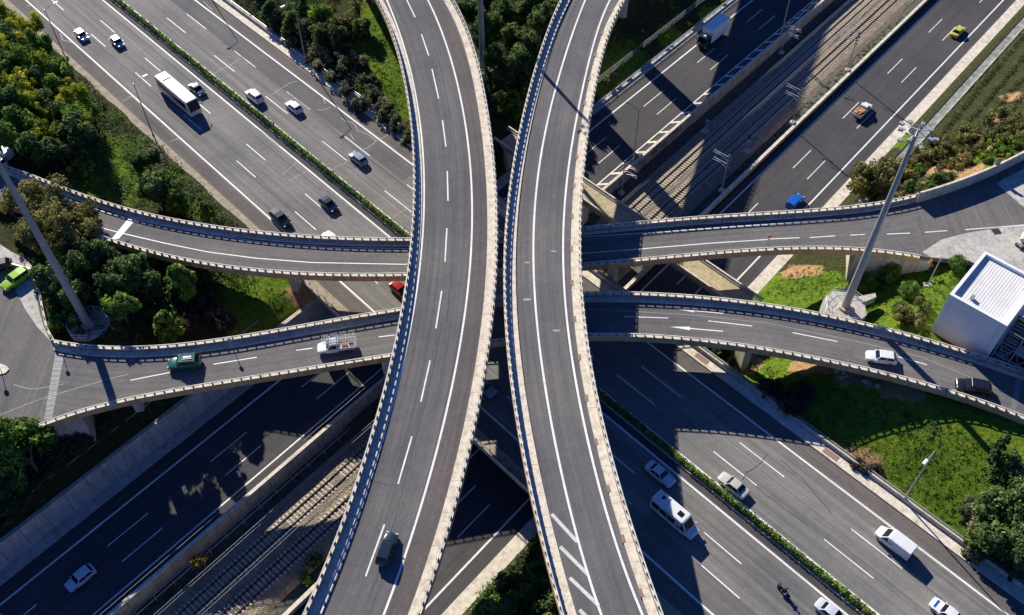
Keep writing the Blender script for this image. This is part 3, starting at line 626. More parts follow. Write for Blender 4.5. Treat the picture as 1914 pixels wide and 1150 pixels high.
def elevated(name, label, cat, Lf, Rf, axis, lo, hi, zf, amat, walkL, walkR, kerbL=True, girder=1.3, step=1.5, fasc='tan', rng2=None):
    q = np.arange(lo, hi + 0.01, step); q2 = q if rng2 is None else np.arange(rng2[0], rng2[1] + .01, step)
    mid = (lo + hi) / 2; s = line3(Lf, [mid], axis, zf)[0]; s2 = line3(Rf, [mid], axis, zf)[0]; c = (s + s2) / 2
    e = empty(name, (c[0], c[1], tz(c[0], c[1])), 0, label, cat)
    LP = resamp(line3(Lf, q, axis, zf), 1.3); RP = resamp(line3(Rf, q2, axis, zf), 1.3)
    n_ = min(len(LP), len(RP))
    Lq = resamp(LP, 1.3); Rq = RP
    # deck slab between both edges (matched by fraction of length)
    k = 220 if axis == 1 else 260
    def byn(P): d = np.r_[0, np.cumsum(np.linalg.norm(np.diff(P[:, :2], axis=0), axis=1))]; t = np.linspace(0, d[-1], k); return np.stack([np.interp(t, d, P[:, j]) for j in range(3)], 1)
    A, B = byn(LP), byn(RP)
    dirv = B - A; dirv[:, 2] = 0; W_ = np.linalg.norm(dirv, axis=1)[:, None]; dirv /= W_
    kids = []
    def slab(nm, oA, oB, z0, z1, mat):
        mb = MB(); a0 = A + dirv * oA; b0 = B - dirv * oB
        d = np.r_[0, np.cumsum(np.linalg.norm(np.diff(a0[:, :2], axis=0), axis=1))]
        V = []; UV = []
        for i in range(k):
            for p, z in ((a0[i], z1), (b0[i], z1), (b0[i], z0), (a0[i], z0)): V.append((p[0], p[1], p[2] + z))
            wv = float(W_[i, 0]) - oA - oB; UV += [(oA, d[i]), (oA + wv, d[i]), (oA + wv, d[i]), (oA, d[i])]
        F = []
        for i in range(k - 1):
            for j in range(4): F.append((i * 4 + j, (i + 1) * 4 + j, (i + 1) * 4 + (j + 1) % 4, i * 4 + (j + 1) % 4))
        F += [(0, 1, 2, 3), tuple((k - 1) * 4 + j for j in (3, 2, 1, 0))]
        mb.add(V, F, UV); o = mb.build(nm, mat); under(o, e); return o
    def walk(nm, side, o0, o1, z0, z1, mat):
        mb = MB(); E_ = A if side < 0 else B; dd = dirv if side < 0 else -dirv
        a0 = E_ + dd * o0; b0 = E_ + dd * o1; d = np.r_[0, np.cumsum(np.linalg.norm(np.diff(a0[:, :2], axis=0), axis=1))]
        V = []; UV = []
        for i in range(k):
            for p, z, uo in ((a0[i], z1, o0), (b0[i], z1, o1), (b0[i], z0, o1)): V.append((p[0], p[1], p[2] + z)); UV.append((uo, d[i]))
        F = []
        for i in range(k - 1):
            for j in range(2): F.append((i * 3 + j, (i + 1) * 3 + j, (i + 1) * 3 + j + 1, i * 3 + j + 1))
        mb.add(V, F, UV); o = mb.build(nm, mat); under(o, e)
    slab('deck', 0.01, 0.01, -0.33, -0.03, M[fasc]); slab('girder', 1.5, 1.5, -girder, -0.33, M['tan'])
    slab('roadway', walkL, walkR, -0.03, 0.0, M[amat])
    walk('walkway', -1, 0.37, walkL, -0.02, 0.16, M['walk']); walk('walkway', 1, 0.37, walkR, -0.02, 0.16, M['walk'])
    s_ = 1 if np.cross((B - A)[k // 2, :2], (A[k // 2 + 1] - A[k // 2])[:2]) > 0 else -1
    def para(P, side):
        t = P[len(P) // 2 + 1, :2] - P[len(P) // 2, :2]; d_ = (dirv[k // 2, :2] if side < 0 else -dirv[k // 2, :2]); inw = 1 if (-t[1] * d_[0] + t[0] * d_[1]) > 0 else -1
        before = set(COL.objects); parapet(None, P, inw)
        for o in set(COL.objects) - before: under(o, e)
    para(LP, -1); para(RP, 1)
    return e, A, B, dirv
def piers(e, A, B, spots, w_, zf, girder, thick=1.4, mat='conc'):
    """spots: fractions along the deck"""
    for f in spots:
        i = int(f * (len(A) - 1)); c = (A[i] + B[i]) / 2; d = (B[i] - A[i])[:2]; rz = math.atan2(d[1], d[0])
        v = nN @ c[:2]; z0 = tz(c[0], c[1]) - 0.5; zt = c[2] - girder
        if zt - z0 < 1: continue
        mb = MB(); mb.box((c[0], c[1], (z0 + zt - 1.0) / 2), (w_, thick, zt - 1.0 - z0), rz)
        p = mb.build('pier', M[mat], bevel=0.12); under(p, e)
        mb = MB(); mb.box((c[0], c[1], zt - .5), (w_ * 1.55, thick * 1.1, 1.0), rz); cp = mb.build('cap', M[mat]); cp.parent = p
def marks(e, name, fs, w_, mat, dz=0.012):
    for P in fs:
        mb = MB(); P = np.asarray(P); mb.strip(offset_path(P, -w_ / 2, dz), offset_path(P, w_ / 2, dz)); under(mb.build(name, mat), e)
def pxl(pts, zf, step=1.2):             # marking traced point by point
    return resamp([atf(x, y, zf) for x, y in pts], step)

cWL, cWR = curve(WL, zW, TOP, 1), curve(WR, zW, TOP, 1); cWA, cWB, cWC = curve(WA, zW, 0, 1), curve(WB, zW, 0, 1), curve(WC, zW, 0.05, 1)
cEL, cER = curve(EL, zE, TOP, 1), curve(ER, zE, TOP, 1); cEA, cEB = curve(EA, zE, 0, 1), curve(EB, zE, 0, 1)
w_e, WAe, WBe, wd_ = elevated('flyover', 'tall curved two-lane flyover left of centre with one dark car driving on it', 'flyover', cWL, cWR, 1, -15, 290, zW, 'asph_f', 1.35, 1.55)
yy = np.arange(-15, 290, 1.5)
marks(w_e, 'edge_line', [line3(cWA, yy, 1, zW), line3(cWB, yy, 1, zW)], 0.26, M['line'])
# tinted hard shoulder
mb = MB(); a = line3(cWB, yy, 1, zW, 0.004); b_ = line3(cWR, yy, 1, zW, 0.004); dd = (b_ - a); L_ = np.linalg.norm(dd[:, :2], axis=1)[:, None]; dd /= L_
mb.strip(a + dd * .25, b_ - dd * 1.6); under(mb.build('road_shoulder', mat_asphalt('flyover_shoulder', (0.118, 0.104, 0.100), 0.3, 0.4)), w_e)
W_D = [[(760.4,0),(776,32.6)],[(787.8,64),(801.4,104)],[(807.4,129),(820,184.7)],[(827,225),(833.5,274.4)],[(836,320),(837.4,375.7)],[(835.3,427),(831.7,489.5)],[(825.7,544),(814.7,614)],[(804,674),(786.8,751)],[(770,815.7),(744,905)],[(718.7,980.4),(683.5,1077.5)],[(650,1165),(600,1290)],[(742,-60),(750,-30)]]
marks(w_e, 'lane_marking', [pxl(p, zW) for p in W_D], 0.2, M['line'])
mb = MB()
for pts in [[(826,600),(812,680),(790,775),(765,870),(735,980),(690,1120)],[(846,330),(848,420),(842,520),(834,600)],[(800,40),(822,120),(838,200),(845,280)]]: crack(mb, pts, .07, zW, .008, .06)
for pts in [[(770,100),(790,98)],[(880,350),(905,352)],[(700,900),(735,908)],[(640,1050),(668,1058)]]: crack(mb, pts, .06, zW, .008, .15)
under(mb.build('crack', mat_plain('crack_dark', (0.05, 0.05, 0.052), .95)), w_e)
e_e, EAe, EBe, ed_ = elevated('flyover', 'tall curved single-lane flyover right of centre, empty, with pole shadow across its top', 'flyover', cEL, cER, 1, -15, 290, zE, 'asph_f', 1.75, 1.5)
marks(e_e, 'edge_line', [line3(cEA, yy, 1, zE), line3(cEB, yy, 1, zE)], 0.28, M['line'])
HB = [[(1031,961),(1079,1013)],[(1047,1022),(1099,1074)],[(1065,1080),(1119,1132)],[(1083,1140),(1140,1196)]]
marks(e_e, 'hatching', [pxl(p, zE) for p in HB], 0.42, mat_paint('worn_white_hatching', (0.58, 0.58, 0.55), 0.9), 0.006)
mb = MB()
for k in range(26):
    y = 30 + k * 6.4; a = line3(cER, [y, y + .5], 1, zE); d = a[1] - a[0]; rz = math.atan2(d[1], d[0]); p = a[0] - np.array([-d[1], d[0], 0]) / np.linalg.norm(d[:2]) * -1.42
    mb.box((p[0], p[1], p[2] + 0.09), (1.0, 0.4, 0.2), rz)
under(mb.build('drain_cover', M['redp']), e_e)
mb = MB()
for x, y, r in [(985,491,.22),(985,560,.35),(1035,470,.25),(1040,618,.3)]:
    p = atf(x, y, zE); ring = [(p[0] + math.cos(t) * r * 1.6 * (1 + .2 * random.random()), p[1] + math.sin(t) * r * .6, p[2] + .006) for t in np.linspace(0, 6.28, 12)[:-1]]; mb.poly(ring)
under(mb.build('paint_stain', M['faint']), e_e)

def safe_spots(A, B, gap=24, z=0):
    out = []; last = -99; d = 0
    for i in range(1, len(A)):
        c = (A[i] + B[i]) / 2; d += np.linalg.norm(A[i, :2] - A[i - 1, :2]); v = nN @ c[:2]; mv = nM @ c[:2]; ok = True
        for lo, hi in ((-88.9, -70.5), (-68, -57), (-55.5, -37)): ok &= not (lo - .8 < v < hi + .8)
        if not (-92 < v < -34): ok &= not (43.5 < mv < 60.5) and not (64.5 < mv < 81)
        else: ok &= not (42 < mv < 96)
        if ok and d - last > gap: out.append(i / (len(A) - 1)); last = d
    return out
piers(w_e, WAe, WBe, safe_spots(WAe, WBe), 4.0, zW, 1.3); piers(e_e, EAe, EBe, safe_spots(EAe, EBe), 3.4, zE, 1.3)

cUN, cUS, cLN, cLS = curve(UN, zU, TOP, 0, 8), curve(US, zU, TOP, 0, 8), curve(LN, zL, TOP, 0, 8), curve(LS, zL, TOP, 0, 8)
u_e, UA, UB, ud_ = elevated('ramp_bridge', 'curved ramp bridge behind the flyovers with a white band painted at its left end', 'ramp bridge', cUN, cUS, 0, -170, at(1742, 352, 8)[0], zU, 'asph_r', 0.95, 0.75, rng2=(-170, at(1742, 482, 8)[0]))
# northern parapet runs on beside the yard
WH = 2.3; cUW = curve([(1642.7,375),(1695,367.4),(1742,351.7),(1799,332),(1856.6,308.7),(1914,282.6)], zU, WH, 0, 2); q = np.arange(at(1715, 362, 8)[0], at(2150, 150, 8)[0], 1.3); P = line3(cUW, q, 0, zU)
pe = empty('parapet_wall', tuple(P[len(P) // 2]), 0, 'solid dark parapet wall curving past the yard at the right edge', 'wall')
mb = MB(); mb.sweep(P, [(0, -4.5), (0, WH - .1), (-.3, WH - .1), (-.3, -4.5)]); under(mb.build('wall_body', M['conc']), pe); mb = MB(); mb.sweep(P, [(.02, WH - .098), (.02, WH), (-.32, WH), (-.32, WH - .098)]); under(mb.build('coping', M['cream']), pe)
l_e, LA, LB, ld_ = elevated('ramp_bridge', 'curved two-lane ramp bridge with arrow markings, the lower one in the picture, carrying four vehicles', 'ramp bridge', cLN, cLS, 0, at(97, 633, 7.6)[0], 175, zL, 'asph_r', 1.25, 0.72, rng2=(at(66, 797, 7.6)[0], 175))
mks = [pxl(p, zU) for p in ([(0,355.7),(21,363.5),(90,390),(169.6,421),(229.6,436.5),(313,456),(391,471.7),(480,483),(584,491),(759,494.4),(925,487),(1088,474),(1194.8,465.7),(1325,455),(1434.8,448)],
   [(-40,300),(0,316.5),(91,361),(162,385.7),(198,397.4),(261,413),(339,428.7),(388.7,437.8),(480,452),(620,463),(760,465),(925,455),(1088,443),(1195,436.5),(1440,419),(1560,410)],
   [(1439,447),(1494.5,444.6)],[(1513.6,444.4),(1561,441)],[(1589,439.7),(1616.6,438.6)],[(1658,437.8),(1701,436)])]
marks(u_e, 'lane_marking', mks, 0.18, M['line'])
mb = MB(); mb.poly([atf(x, y, zU) + [0, 0, .016] for x, y in [(243,405),(255,409),(222.5,446),(207,449)]]); under(mb.build('painted_band', mat_paint('bright_band', (0.85, 0.84, 0.82), 0.15)), u_e)
mks = [pxl(p, zL) for p in ([(244,711),(321,695.7)],[(399,681),(480,668)],[(554,655),(584,651)],[(708,630),(738,626.5)],[(1167,592),(1249,594.7)],[(1324,600),(1406,609.6)],[(1481.7,622),(1565.7,638.8)],[(1678,667),(1732.7,682)])]
marks(l_e, 'lane_marking', mks, 0.16, M['line'])
mks = [pxl(p, zL) for p in ([(1100,578),(1179,582),(1300,590),(1434,604),(1590.5,635.7),(1721,667),(1877.5,732)],[(0,776),(60,752),(119,733),(205,708),(240,700)],[(25,719),(60,729),(119,718)])]
marks(l_e, 'worn_marking', mks, 0.1, M['faint'])
def arrow(x0, y0, x1, y1, par):          # tip, tail
    a, b_ = atf(x0, y0, zL), atf(x1, y1, zL); d = (a - b_)[:2]; Ln = np.linalg.norm(d); d /= Ln; nn = np.array([-d[1], d[0]])
    def pt(s, o): q = b_[:2] + d * s + nn * o; return (q[0], q[1], a[2] + 0.012)
    mb = MB(); mb.add([pt(0, -.09), pt(0, .09), pt(Ln * .62, .09), pt(Ln * .62, -.09)], [(0, 1, 2, 3)]); mb.add([pt(Ln * .62, -.32), pt(Ln * .62, .32), pt(Ln, 0)], [(0, 1, 2)])
    return under(mb.build('arrow_marking', M['line']), par)
arrow(1264, 578, 1352.6, 586, l_e); arrow(1252, 611, 1351, 619.5, l_e)
# expansion joints
for nm, pts in (('a', [(119,663),(104,663),(83,784),(97,781)]), ('b', [(1910,712),(1899,710),(1888,772),(1897,774)])):
    mb = MB(); P = [atf(x, y, zL) for x, y in pts]
    for t in np.linspace(0, 1, 9):
        a = P[0] * (1 - t) + P[1] * t; b_ = P[3] * (1 - t) + P[2] * t; mb.bar(a + [0, 0, .0], b_ + [0, 0, .0], 0.02, n=4)
    for t in np.linspace(0, 1, 14):
        a = P[0] * (1 - t) + P[3] * t; b_ = P[1] * (1 - t) + P[2] * t; mb.bar(a + [0, 0, .0], b_ + [0, 0, .0], 0.03, n=4)
    under(mb.build('expansion_joint', M['pole']), l_e)
def fx(A, B, xs): return [float(np.argmin([abs((A[i] + B[i])[0] / 2 - at(x, y, ZRAMP)[0]) for i in range(len(A))])) / (len(A) - 1) for x, y in xs]
piers(u_e, UA, UB, fx(UA, UB, [(330, 450), (537, 480), (1150, 455)]), 2.2, zU, 1.1, 1.2); piers(l_e, LA, LB, fx(LA, LB, [(240, 690), (708, 625), (1408, 620), (1700, 680)]), 2.4, zL, 1.1, 1.2)
# abutment blocks where the ramps meet the ground
def block(par, pts, z0, z1, mat, name='abutment'):
    mb = MB(); mb.prism([at(x, y, z1)[:2] for x, y in pts], z0, z1); under(mb.build(name, M[mat]), par)
block(u_e, [(1600,478),(1742,489),(1742,372),(1600,384)], 0.0, ZRAMP - .35, 'conc'); block(l_e, [(62,803),(150,778),(160,660),(100,648)], -.5, ZRAMP - .36, 'conc')

# ------------------------------------------------------------------ yards
def yard(poly, z, mat, name):
    mb = MB(); mb.prism(poly, z - .8, z); return tag(mb.build(name, mat), kind='structure')
zl = ZRAMP
yard([at(x, y, zl)[:2] for x, y in [(-280,440),(-60,468),(35,487),(62,520),(76,580),(84,610),(104,660),(85,786),(60,800),(-40,830),(-280,905)]], zl - .004, M['asph_r'], 'yard')
yard([at(x, y, zl)[:2] for x, y in [(1715,367),(1742,362),(1799,345),(1856,322),(1914,297),(2060,225),(2300,215),(2300,790),(2050,720),(1990,600),(1836,500),(1812,489),(1738,483),(1715,479)]], zl + .108, M['asph_r'], 'yard')
def patch(pts, z, mat, name, th=0.05, par=None):
    mb = MB(); mb.prism([at(x, y, z)[:2] for x, y in pts], z - th, z); o = mb.build(name, mat); 
    if par is None: tag(o, kind='structure')
    return o
patch([(1724,471),(1760,448),(1804,436),(1914,419),(2250,375),(2250,780),(2040,700),(1985,600),(1834,499),(1810,486.5),(1740,481)], zl + .125, M['lot'], 'yard_paving')
patch([(1862,343),(1880,333),(1914,315),(2060,245),(2200,225),(2150,372),(1914,388)], zl + .125, M['lot'], 'yard_paving')
mb = MB(); 
for p in ([(1729,434.4),(1770.5,431.3)], [(1804.5,429.5),(1914,420.9),(2000,414)]):
    P = pxl(p, lambda x, y: zl + .13); mb.strip(offset_path(P, -.09, .004), offset_path(P, .09, .004))
tag(mb.build('yard_line', M['line']), kind='structure')
patch([(35,490),(60,522),(73,580),(82,612),(96,640),(70,612),(48,580),(30,545),(26,520)], zl + .05, M['lot'], 'pavement', .15)
patch([(-30,684),(0,679),(12,684),(17,690),(10,697),(-5,701),(-30,700)], zl + .14, M['walk'], 'traffic_island', .2)
patch([(-280,420),(-40,430),(20,470),(48,484),(62,500),(54,503),(0,492),(-280,480)], zl + .1, M['lot'], 'pavement', .3)
# low wall and fence at the yard's eastern rim
P = resamp([atf(x, y, zL, .8) for x, y in [(45,492),(60,512),(72,545),(80,585),(86,612),(99,635)]], 1.0); P[:, 2] = zl
pw = empty('rim_wall', tuple(P[4]), 0, 'low pale wall with short posts along the rim of the left yard', 'wall'); mb = MB(); mb.sweep(P, [(-.15, 0), (-.15, .6), (.15, .6), (.15, 0)]); 
for q in P[::2]: mb.box((q[0], q[1], zl + .8), (.12, .12, .4))
under(mb.build('wall_body', M['cream']), pw)
P = resamp([atf(x, y, zL, .8) for x, y in [(-60,470),(0,484),(25,494),(62,503)]], 1.0); P[:, 2] = zl
pw = empty('crash_barrier', tuple(P[4]), 0, 'grey steel crash barrier behind the lime green car', 'barrier'); mb = MB(); mb.sweep(P, [(-.05, .4), (-.08, .8), (.08, .8), (.05, .4)]); 
for q in P[::2]: mb.box((q[0], q[1], zl + .3), (.1, .1, .6))
under(mb.build('guard_rail', M['galv']), pw)
# ------------------------------------------------------------------ vehicles
PAINT = {}
def paint_m(c, name):
    if name not in PAINT: PAINT[name] = mat_plain(name + '_car_paint', c, 0.2, 0.0, 0.04, 1.0, 0.4)
    return PAINT[name]
C_ = dict(white=(0.66, 0.67, 0.67), silver=(0.5, 0.54, 0.58), blackblue=(0.010, 0.018, 0.034), charcoal=(0.010, 0.013, 0.018), steelblue=(0.03, 0.065, 0.095), paleblue=(0.20, 0.27, 0.32), green=(0.008, 0.09, 0.065),
          teal=(0.010, 0.022, 0.03), lime=(0.26, 0.46, 0.02), yellow=(0.50, 0.46, 0.05), blue=(0.01, 0.10, 0.42), red=(0.33, 0.01, 0.01), beige=(0.45, 0.44, 0.40))
def loft(mb, st, k=(0.9, 1.0, 1.0, 0.95, 0.72)):
    V = []; 
    for x, hw, zb, zt in st:
        pr = [(hw * k[0], zb), (hw * k[1], zb + .14), (hw * k[2], zb + (zt - zb) * .66), (hw * k[3], zt - .05), (hw * k[4], zt)]
        for y, z in pr: V.append((x, y, z))
        for y, z in reversed(pr): V.append((x, -y, z))
    F = []
    for i in range(len(st) - 1):
        for j in range(10): F.append((i * 10 + j, (i + 1) * 10 + j, (i + 1) * 10 + (j + 1) % 10, i * 10 + (j + 1) % 10))
    F += [tuple(range(10)), tuple((len(st) - 1) * 10 + j for j in range(9, -1, -1))]
    return mb.add(V, F)
def lerp3(a, b, t): return [a[i] * (1 - t) + b[i] * t for i in range(3)]
def pane(mb, q, m0=.06, m1=.06, n0=.08, n1=.08, off=0.012, th=.02):
    """q: bl, br, tr, tl on a plane; inset by fractions; thin glass plate just proud of it"""
    bl, br, tr, tl = [Vector(p) for p in q]
    def P(s, t): return (bl.lerp(br, s)).lerp(tl.lerp(tr, s), t)
    c = [P(m0, n0), P(1 - m1, n0), P(1 - m1, 1 - n1), P(m0, 1 - n1)]
    nn = (c[1] - c[0]).cross(c[3] - c[0]).normalized(); ctr = sum(c, Vector()) / 4
    if nn.dot(ctr - Vector((0, 0, ctr.z * .5))) < 0: nn = -nn
    a = [p - nn * th for p in c]; b_ = [p + nn * off for p in c]
    return mb.add(a + b_, [(0, 1, 2, 3), (7, 6, 5, 4), (0, 4, 5, 1), (1, 5, 6, 2), (2, 6, 7, 3), (3, 7, 4, 0)])
def wheel(par, x, y, r=.33, w_=.22):
    mb = MB(); n_ = 16; V = []
    for s_, rr in ((-w_ / 2, r * .9), (-w_ / 2 * .8, r), (w_ / 2 * .8, r), (w_ / 2, r * .9)):
        for i in range(n_): t = 2 * math.pi * i / n_; V.append((math.cos(t) * rr, s_, math.sin(t) * rr))
    F = [(j * n_ + i, j * n_ + (i + 1) % n_, (j + 1) * n_ + (i + 1) % n_, (j + 1) * n_ + i) for j in range(3) for i in range(n_)] + [tuple(range(n_)), tuple(range(3 * n_, 4 * n_))[::-1]]
    mb.add(V, F); wh = mb.build('wheel', M['tyre'], par); wh.location = (x, y, r)
    sgn = 1 if y > 0 else -1; mb = MB(); mb.bar((0, sgn * w_ * .45, 0), (0, sgn * (w_ * .5 + .015), 0), r * .62, n=12); ri = mb.build('rim', M['rim'], wh)
    return wh
SPEC = dict(sedan=(4.5, 1.78, 1.44, .20, .07, -.20, -.34), hatch=(4.1, 1.76, 1.5, .22, .09, -.34, -.46), suv=(4.5, 1.86, 1.75, .23, .13, -.37, -.47), small=(3.7, 1.66, 1.5, .25, .12, -.36, -.47), wagon=(4.7, 1.85, 1.65, .22, .10, -.38, -.48))
def car(kind, colour, pos, rz, label, cat='car', group=None, extras=(), S=1.0, L=None):
    L0, W, Hh, b0, r0, r1, b1 = SPEC[kind]; L = L or L0; W *= S; Hh *= S; L *= S
    e = empty('car' if cat in ('car', 'taxi') else cat.replace(' ', '_'), pos, rz, label, cat, group)
    belt = Hh * .62; hw = W / 2; tail = belt if kind == 'sedan' else belt * 1.02; hood = belt * .93
    st = [(-L / 2, hw * .76, .30, tail * .80), (-L / 2 + .05, hw * .88, .24, tail * .93), (-L * .45, hw * .95, .20, tail * .985), (-L * .36, hw, .18, tail), (0, hw, .18, belt), (L * b0, hw, .18, belt * .99),
          (L * .34, hw * .985, .18, hood), (L * .42, hw * .94, .2, hood * .94), (L * .465, hw * .86, .22, hood * .86), (L * .488, hw * .76, .25, hood * .78), (L / 2, hw * .60, .32, hood * .66)]
    mb = MB(); loft(mb, st); pm = paint_m(C_[colour], colour); body = mb.build('body', pm, e, smooth=False, bevel=0.035)
    for p in body.data.polygons: p.use_smooth = True
    wb, wr = hw * .93, hw * (.74 if kind == 'sedan' else .78); zb, zr = belt - .06, Hh
    c8 = [(L * b0, wb, zb), (L * b0, -wb, zb), (L * b1, -wb, zb), (L * b1, wb, zb), (L * r0, wr, zr - .02), (L * r0, -wr, zr - .02), (L * r1, -wr * .96, zr - .03), (L * r1, wr * .96, zr - .03)]
    xm = L * (r0 + r1) / 2
    mb = MB(); V = c8[:4] + c8[4:] + [(xm, wr * 1.02, zr), (xm, -wr * 1.02, zr), (xm, wb, zb), (xm, -wb, zb)]
    mb.add(V, [(0, 1, 5, 4), (2, 3, 7, 6), (4, 5, 9, 8), (8, 9, 6, 7), (0, 4, 8, 10), (10, 8, 7, 3), (1, 11, 9, 5), (11, 2, 6, 9), (0, 10, 11, 1), (10, 3, 2, 11)])
    mb.build('roof', pm, e, bevel=.05)
    mb = MB(); pane(mb, [c8[0], c8[1], c8[5], c8[4]], .05, .05, .12, .07); mb.build('windscreen', M['glass'], e)
    mb = MB(); pane(mb, [c8[2], c8[3], c8[7], c8[6]], .08, .08, .16 if kind == 'sedan' else .28, .12); mb.build('rear_window', M['glass'], e)
    for sg in (1, -1):
        A_ = [(L * b0, sg * wb, zb), (xm, sg * wb, zb), (xm, sg * wr * 1.02, zr), (L * r0, sg * wr, zr - .02)]; B_ = [(xm, sg * wb, zb), (L * b1, sg * wb, zb), (L * r1, sg * wr * .96, zr - .03), (xm, sg * wr * 1.02, zr)]
        for Q, m0, m1 in ((A_, .16, .03), (B_, .03, .14)): mb = MB(); pane(mb, Q, m0, m1, .2, .14); mb.build('side_window', M['glass'], e)
        mb = MB(); mb.box((L * b0 - .12, sg * (hw + .08), belt + .02), (.14, .2, .13)); mb.build('mirror', pm, e, bevel=.03)
        mb = MB(); mb.box((L * .462, sg * hw * .66, hood * .80), (.18, .36, .13), -sg * .35); mb.build('headlight', M['lamp'], e, bevel=.03)
        mb = MB(); mb.box((-L / 2 + .05, sg * hw * .72, tail * .80), (.12, .32, .16), sg * .15); mb.build('tail_light', M['rear'], e, bevel=.02)
        for x in (L * .31, -L * .30): wheel(e, x, sg * (hw - .11), .33 * S + (.03 if kind == 'suv' else 0))
    mb = MB(); mb.box((-L / 2 - .0, 0, .48), (.04, .5, .12)); mb.build('number_plate', M['white'], e)
    if 'rails' in extras:
        for sg in (1, -1): mb = MB(); mb.bar((L * r0 - .2, sg * wr * .9, zr + .03), (L * r1 + .1, sg * wr * .9, zr + .03), .025); mb.build('roof_rail', M['galv'], e)
    if 'load' in extras:
        mb = MB(); mb.box((xm - .15, 0, zr + .1), (1.1, .22, .12)).box((xm - .15, .3, zr + .08), (1.3, .08, .06)); mb.build('roof_load', M['white'], e)
    if 'stripe' in extras:
        mb = MB(); mb.box((L * .33, 0, hood * 1.0), (.5, 1.2, .02)); mb.build('bonnet_stripe', paint_m(C_['blue'], 'blue'), e)
    return e
def van(colour, pos, rz, label, cat='van', L=5.0, W=1.95, Hh=2.1, windows=False, extras=()):
    e = empty(cat.replace(' ', '_'), pos, rz, label, cat); hw = W / 2; pm = paint_m(C_[colour], colour)
    xf = L / 2; xs = xf - (.95 if L < 6 else 1.0); xr = xs - .75; belt = 1.15
    st = [(-L / 2, hw * .94, .35, Hh - .12), (-L / 2 + .08, hw * .985, .28, Hh - .03), (-L * .2, hw, .25, Hh), (xr - .1, hw, .25, Hh), ]
    mb = MB(); loft(mb, st, (.95, 1, 1, .93, .78)); mb.build('body', pm, e, bevel=.06)
    st = [(xr - .12, hw, .25, belt + .03), (xs, hw, .25, belt), (xs + .35, hw * .96, .25, belt * .9), (xf - .2, hw * .88, .27, belt * .8), (xf - .04, hw * .76, .3, belt * .68), (xf, hw * .64, .36, belt * .58)]
    mb = MB(); loft(mb, st); mb.build('bonnet', pm, e, bevel=.035)
    wb, wr = hw * .96, hw * .80
    c8 = [(xs + .1, wb, belt - .06), (xs + .1, -wb, belt - .06), (xr - .14, -wb, belt - .06), (xr - .14, wb, belt - .06), (xr, wr, Hh - .05), (xr, -wr, Hh - .05), (xr - .14, -wr, Hh - .03), (xr - .14, wr, Hh - .03)]
    mb = MB(); mb.add(c8, [(0, 1, 5, 4), (2, 3, 7, 6), (4, 5, 6, 7), (0, 4, 7, 3), (1, 2, 6, 5), (0, 3, 2, 1)]); mb.build('cab', pm, e, bevel=.04)
    mb = MB(); pane(mb, [c8[0], c8[1], c8[5], c8[4]], .06, .06, .08, .12); mb.build('windscreen', M['glass'], e)
    for sg in (1, -1):
        mb = MB(); pane(mb, [(xs, sg * hw, belt), (xr - .9, sg * hw, belt), (xr - .9, sg * hw * .93, Hh - .3), (xr - .05, sg * hw * .90, Hh - .3)], .06, .06, .1, .1, .03); mb.build('side_window', M['glass'], e)
        if windows:
            x = xr - 1.0; nw = max(1, int((x + L / 2 - .3) / 1.25)); ww = (x + L / 2 - .25) / nw
            for i in range(nw): mb = MB(); pane(mb, [(x - i * ww, sg * hw * 1.0, belt), (x - (i + 1) * ww, sg * hw * 1.0, belt), (x - (i + 1) * ww, sg * hw * .97, Hh * .82), (x - i * ww, sg * hw * .97, Hh * .82)], .04, .04, .05, .05, .02); mb.build('side_window', M['glass'], e)
        mb = MB(); mb.box((xs + .05, sg * (hw + .12), belt + .15), (.14, .24, .26)); mb.build('mirror', pm, e, bevel=.03)
        mb = MB(); mb.box((xf - .18, sg * hw * .66, belt * .72), (.2, .32, .16), -sg * .3); mb.build('headlight', M['lamp'], e, bevel=.03)
        mb = MB(); mb.box((-L / 2 + .03, sg * hw * .86, 1.1), (.1, .12, .45)); mb.build('tail_light', M['rear'], e)
        for x in (xf - .85, -L / 2 + .95): wheel(e, x, sg * (hw - .12), .35)
    mb = MB(); pane(mb, [(-L / 2, hw * .85, belt), (-L / 2, -hw * .85, belt), (-L / 2 + .04, -hw * .8, Hh - .2), (-L / 2 + .04, hw * .8, Hh - .2)], .03, .03, .05, .05, .03); mb.build('rear_window', M['glass'] if windows or 'rearglass' in extras else pm, e)
    if 'hatches' in extras:
        mb = MB(); mb.box((.7, 0, Hh + .04), (.75, .7, .1)); mb.build('roof_hatch', M['glass'], e, bevel=.03)
        mb = MB(); mb.box((-L * .33, .15, Hh + .05), (1.5, 1.3, .12)); mb.build('air_conditioner', pm, e, bevel=.04)
        mb = MB(); mb.box((-L * .33, .15, Hh + .13), (.5, .55, .05)); mb.build('fan_grille', M['darkst'], e)
    return e
def gpos(x, y, zroad, up=0.75): p = at(x, y, zroad + up); return (p[0], p[1], zroad + .02)
HS, HN = AM, AM + math.pi              # heading SE, heading NW on the upper motorway
